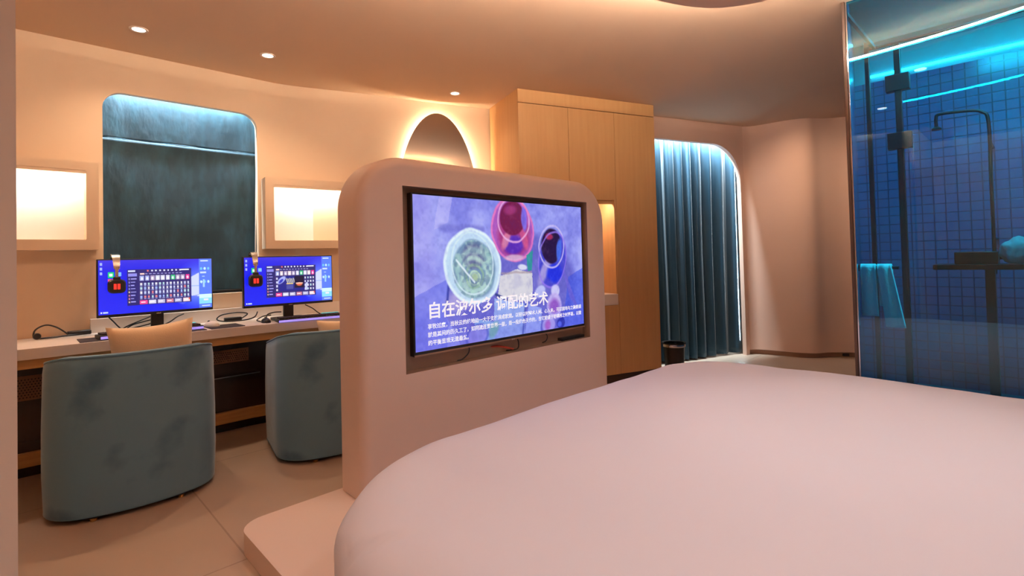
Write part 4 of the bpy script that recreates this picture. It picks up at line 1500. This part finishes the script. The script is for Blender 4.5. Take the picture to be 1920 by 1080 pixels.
# ------------------------------------------------------------------ blue glass bathroom front
gp = thing('glass_partition', 'tall blue tinted glass wall of the bathroom at the right of the bed', 'glass wall', (3.42, 0.745, 0))
box('glass_pane', (-0.006, -3.70, 0.02), (0.006, -0.008, CEIL - 0.003), BLUE_GLASS, gp)
box('edge_trim', (-0.020, -0.010, 0.0), (0.016, 0.006, CEIL - 0.002), TRIM_DARK, gp, 0.002)
box('inner_trim', (-0.012, -0.018, 0.02), (0.012, -0.011, CEIL - 0.003), CHROME, gp, 0.001)
box('bottom_channel', (-0.012, -3.70, 0.0), (0.012, -0.012, 0.02), TRIM_DARK, gp)

sh = thing('shower_enclosure', 'frameless shower enclosure with black rail and square hinges behind the blue glass', 'shower enclosure', (4.2, 0.0, 0))
box('fixed_panel', (-0.005, 0.625, 0.025), (0.005, 0.80, 2.50), CLEAR_GLASS, sh)
box('door_panel', (-0.005, -0.16, 0.03), (0.005, 0.612, 2.47), CLEAR_GLASS, sh)
box('fixed_panel', (-0.005, -2.0, 0.025), (0.005, -0.17, 2.50), CLEAR_GLASS, sh)
box('top_rail', (-0.010, -2.0, 2.50), (0.010, 0.80, 2.514), SATIN_BLACK, sh, 0.003)
box('corner_post', (-0.014, 0.775, 0.02), (0.014, 0.802, 2.56), SATIN_BLACK, sh, 0.003)
box('hinge_post', (-0.016, 0.605, 0.02), (0.016, 0.640, 2.50), SATIN_BLACK, sh, 0.003)
for z in (2.24, 1.855):
    box('hinge', (-0.026, 0.56, z - 0.055), (0.026, 0.69, z + 0.055), SATIN_BLACK, sh, 0.004)
box('side_rail', (-0.72, 0.735, 2.50), (0.0, 0.755, 2.525), SATIN_BLACK, sh, 0.003)
box('brace', (-0.02, 0.76, 2.52), (0.02, 0.80, 2.56), SATIN_BLACK, sh, 0.003)

tl = thing('tube_light', 'thin white tube light high on the back wall behind the blue glass', 'light', (5.43, -0.1, 2.66))
box('tube', (-0.012, -0.25, -0.010), (0.008, 1.10, 0.010), LED_WHITE, tl, 0.004)
box('clip', (0.0, -0.04, -0.016), (0.010, -0.02, 0.016), CHROME, tl)

rs = thing('rain_shower', 'bent pipe rain shower on a riser behind the blue glass', 'shower', (4.95, 0.23, 0))
tube('riser_pipe', [(0.0, 0.0, 0.95), (0.0, 0.0, 1.6), (0.0, 0.0, 2.02), (0.0, 0.03, 2.10), (0.0, 0.10, 2.125), (0.0, 0.26, 2.135), (0.0, 0.285, 2.11), (0.0, 0.285, 2.04)], 0.011, SATIN_BLACK, rs, 10, n=4)
lathe('shower_head', [(0, 2.02), (0.030, 2.02), (0.030, 2.032), (0.016, 2.045), (0, 2.05)], SATIN_BLACK, rs, 28, Matrix.Translation((0, 0.285, 0)))
box('mixer', (-0.03, -0.10, 1.05), (0.03, 0.10, 1.10), SATIN_BLACK, rs, 0.01)
for z in (1.2, 1.9):
    tube('wall_bracket', [(0, 0, z), (0.45, 0, z)], 0.008, SATIN_BLACK, rs, 8, straight=True)

# towel bar on the enclosure, two towels on it
tb = thing('towel_bar', 'short black towel bar just inside the left edge of the blue glass', 'towel bar', (3.82, 0.76, 1.03))
tube('bar', [(0, 0.05, 0), (0, -0.16, 0)], 0.010, SATIN_BLACK, tb, 10, straight=True)
box('bracket', (-0.015, 0.03, -0.02), (0.015, 0.06, 0.02), SATIN_BLACK, tb, 0.003)


def towel(label, y0, y1, drop_f, drop_b, spread):
    def fn(u, v):
        s = v * (drop_f + drop_b + 0.05)
        y = y0 + (y1 - y0) * u
        yc = (y0 + y1) / 2
        if s < drop_f:
            z = -(drop_f - s)
            x = -0.020 - 0.05 * (drop_f - s) * spread
            y = yc + (y - yc) * (1 + spread * (drop_f - s)) - 0.16 * spread * (drop_f - s)
        elif s < drop_f + 0.05:
            a = (s - drop_f) / 0.05 * PI
            x = -0.018 * math.cos(a)
            z = 0.016 * math.sin(a)
        else:
            z = -(s - drop_f - 0.05)
            x = 0.018
        x += 0.006 * math.sin(u * 9 + z * 3)
        return (x, y, z)
    o = solid(bm_obj('hand_towel', cloth_grid(16, 40, fn), TOWEL, None, True, angle=80), 0.010)
    o.location = (3.82, 0.76, 1.034)
    return tag(o, label, 'towel')


towel('pale towel hanging straight at the very left edge of the blue glass', -0.045, 0.035, 0.30, 0.24, 0.15)
towel('pale towel flaring to a point, right of the straight towel on the bar', -0.125, -0.052, 0.36, 0.24, 0.9)

vb = thing('wash_shelf', 'dark wall shelf with a box on it, behind the blue glass at the right edge', 'shelf', (4.75, 0.0, 0.99))
box('board', (-0.16, -0.9, 0.0), (0.16, 0.53, 0.035), SATIN_BLACK, vb, 0.004)
box('shelf_box', (-0.10, 0.20, 0.036), (0.10, 0.42, 0.12), SATIN_BLACK, vb, 0.006)
box('leg', (-0.05, -0.10, -0.969), (0.05, -0.05, 0.0), SATIN_BLACK, vb)
box('leg', (-0.05, 0.22, -0.969), (0.05, 0.27, 0.0), SATIN_BLACK, vb)


def crumple(label, loc, r):
    bm = bmesh.new()
    bmesh.ops.create_icosphere(bm, subdivisions=4, radius=1.0)
    for v in bm.verts:
        p = v.co.copy()
        k = 1 + 0.28 * noise.noise(p * 1.7) + 0.14 * abs(noise.noise(p * 4.0))
        v.co = Vector((p.x * r[0] * k, p.y * r[1] * k, max(p.z * r[2] * k, -r[2] * 0.9)))
    o = bm_obj('folded_towel', bm, mat('pink_towel', (236, 214, 214), 0.95, bump=0.3, bscale=90), None, True, angle=80)
    o.location = loc
    return tag(o, label, 'towel')


crumple('crumpled pale towel on the dark shelf at the right edge of the blue glass', (4.70, 0.115, 1.109), (0.07, 0.070, 0.09))
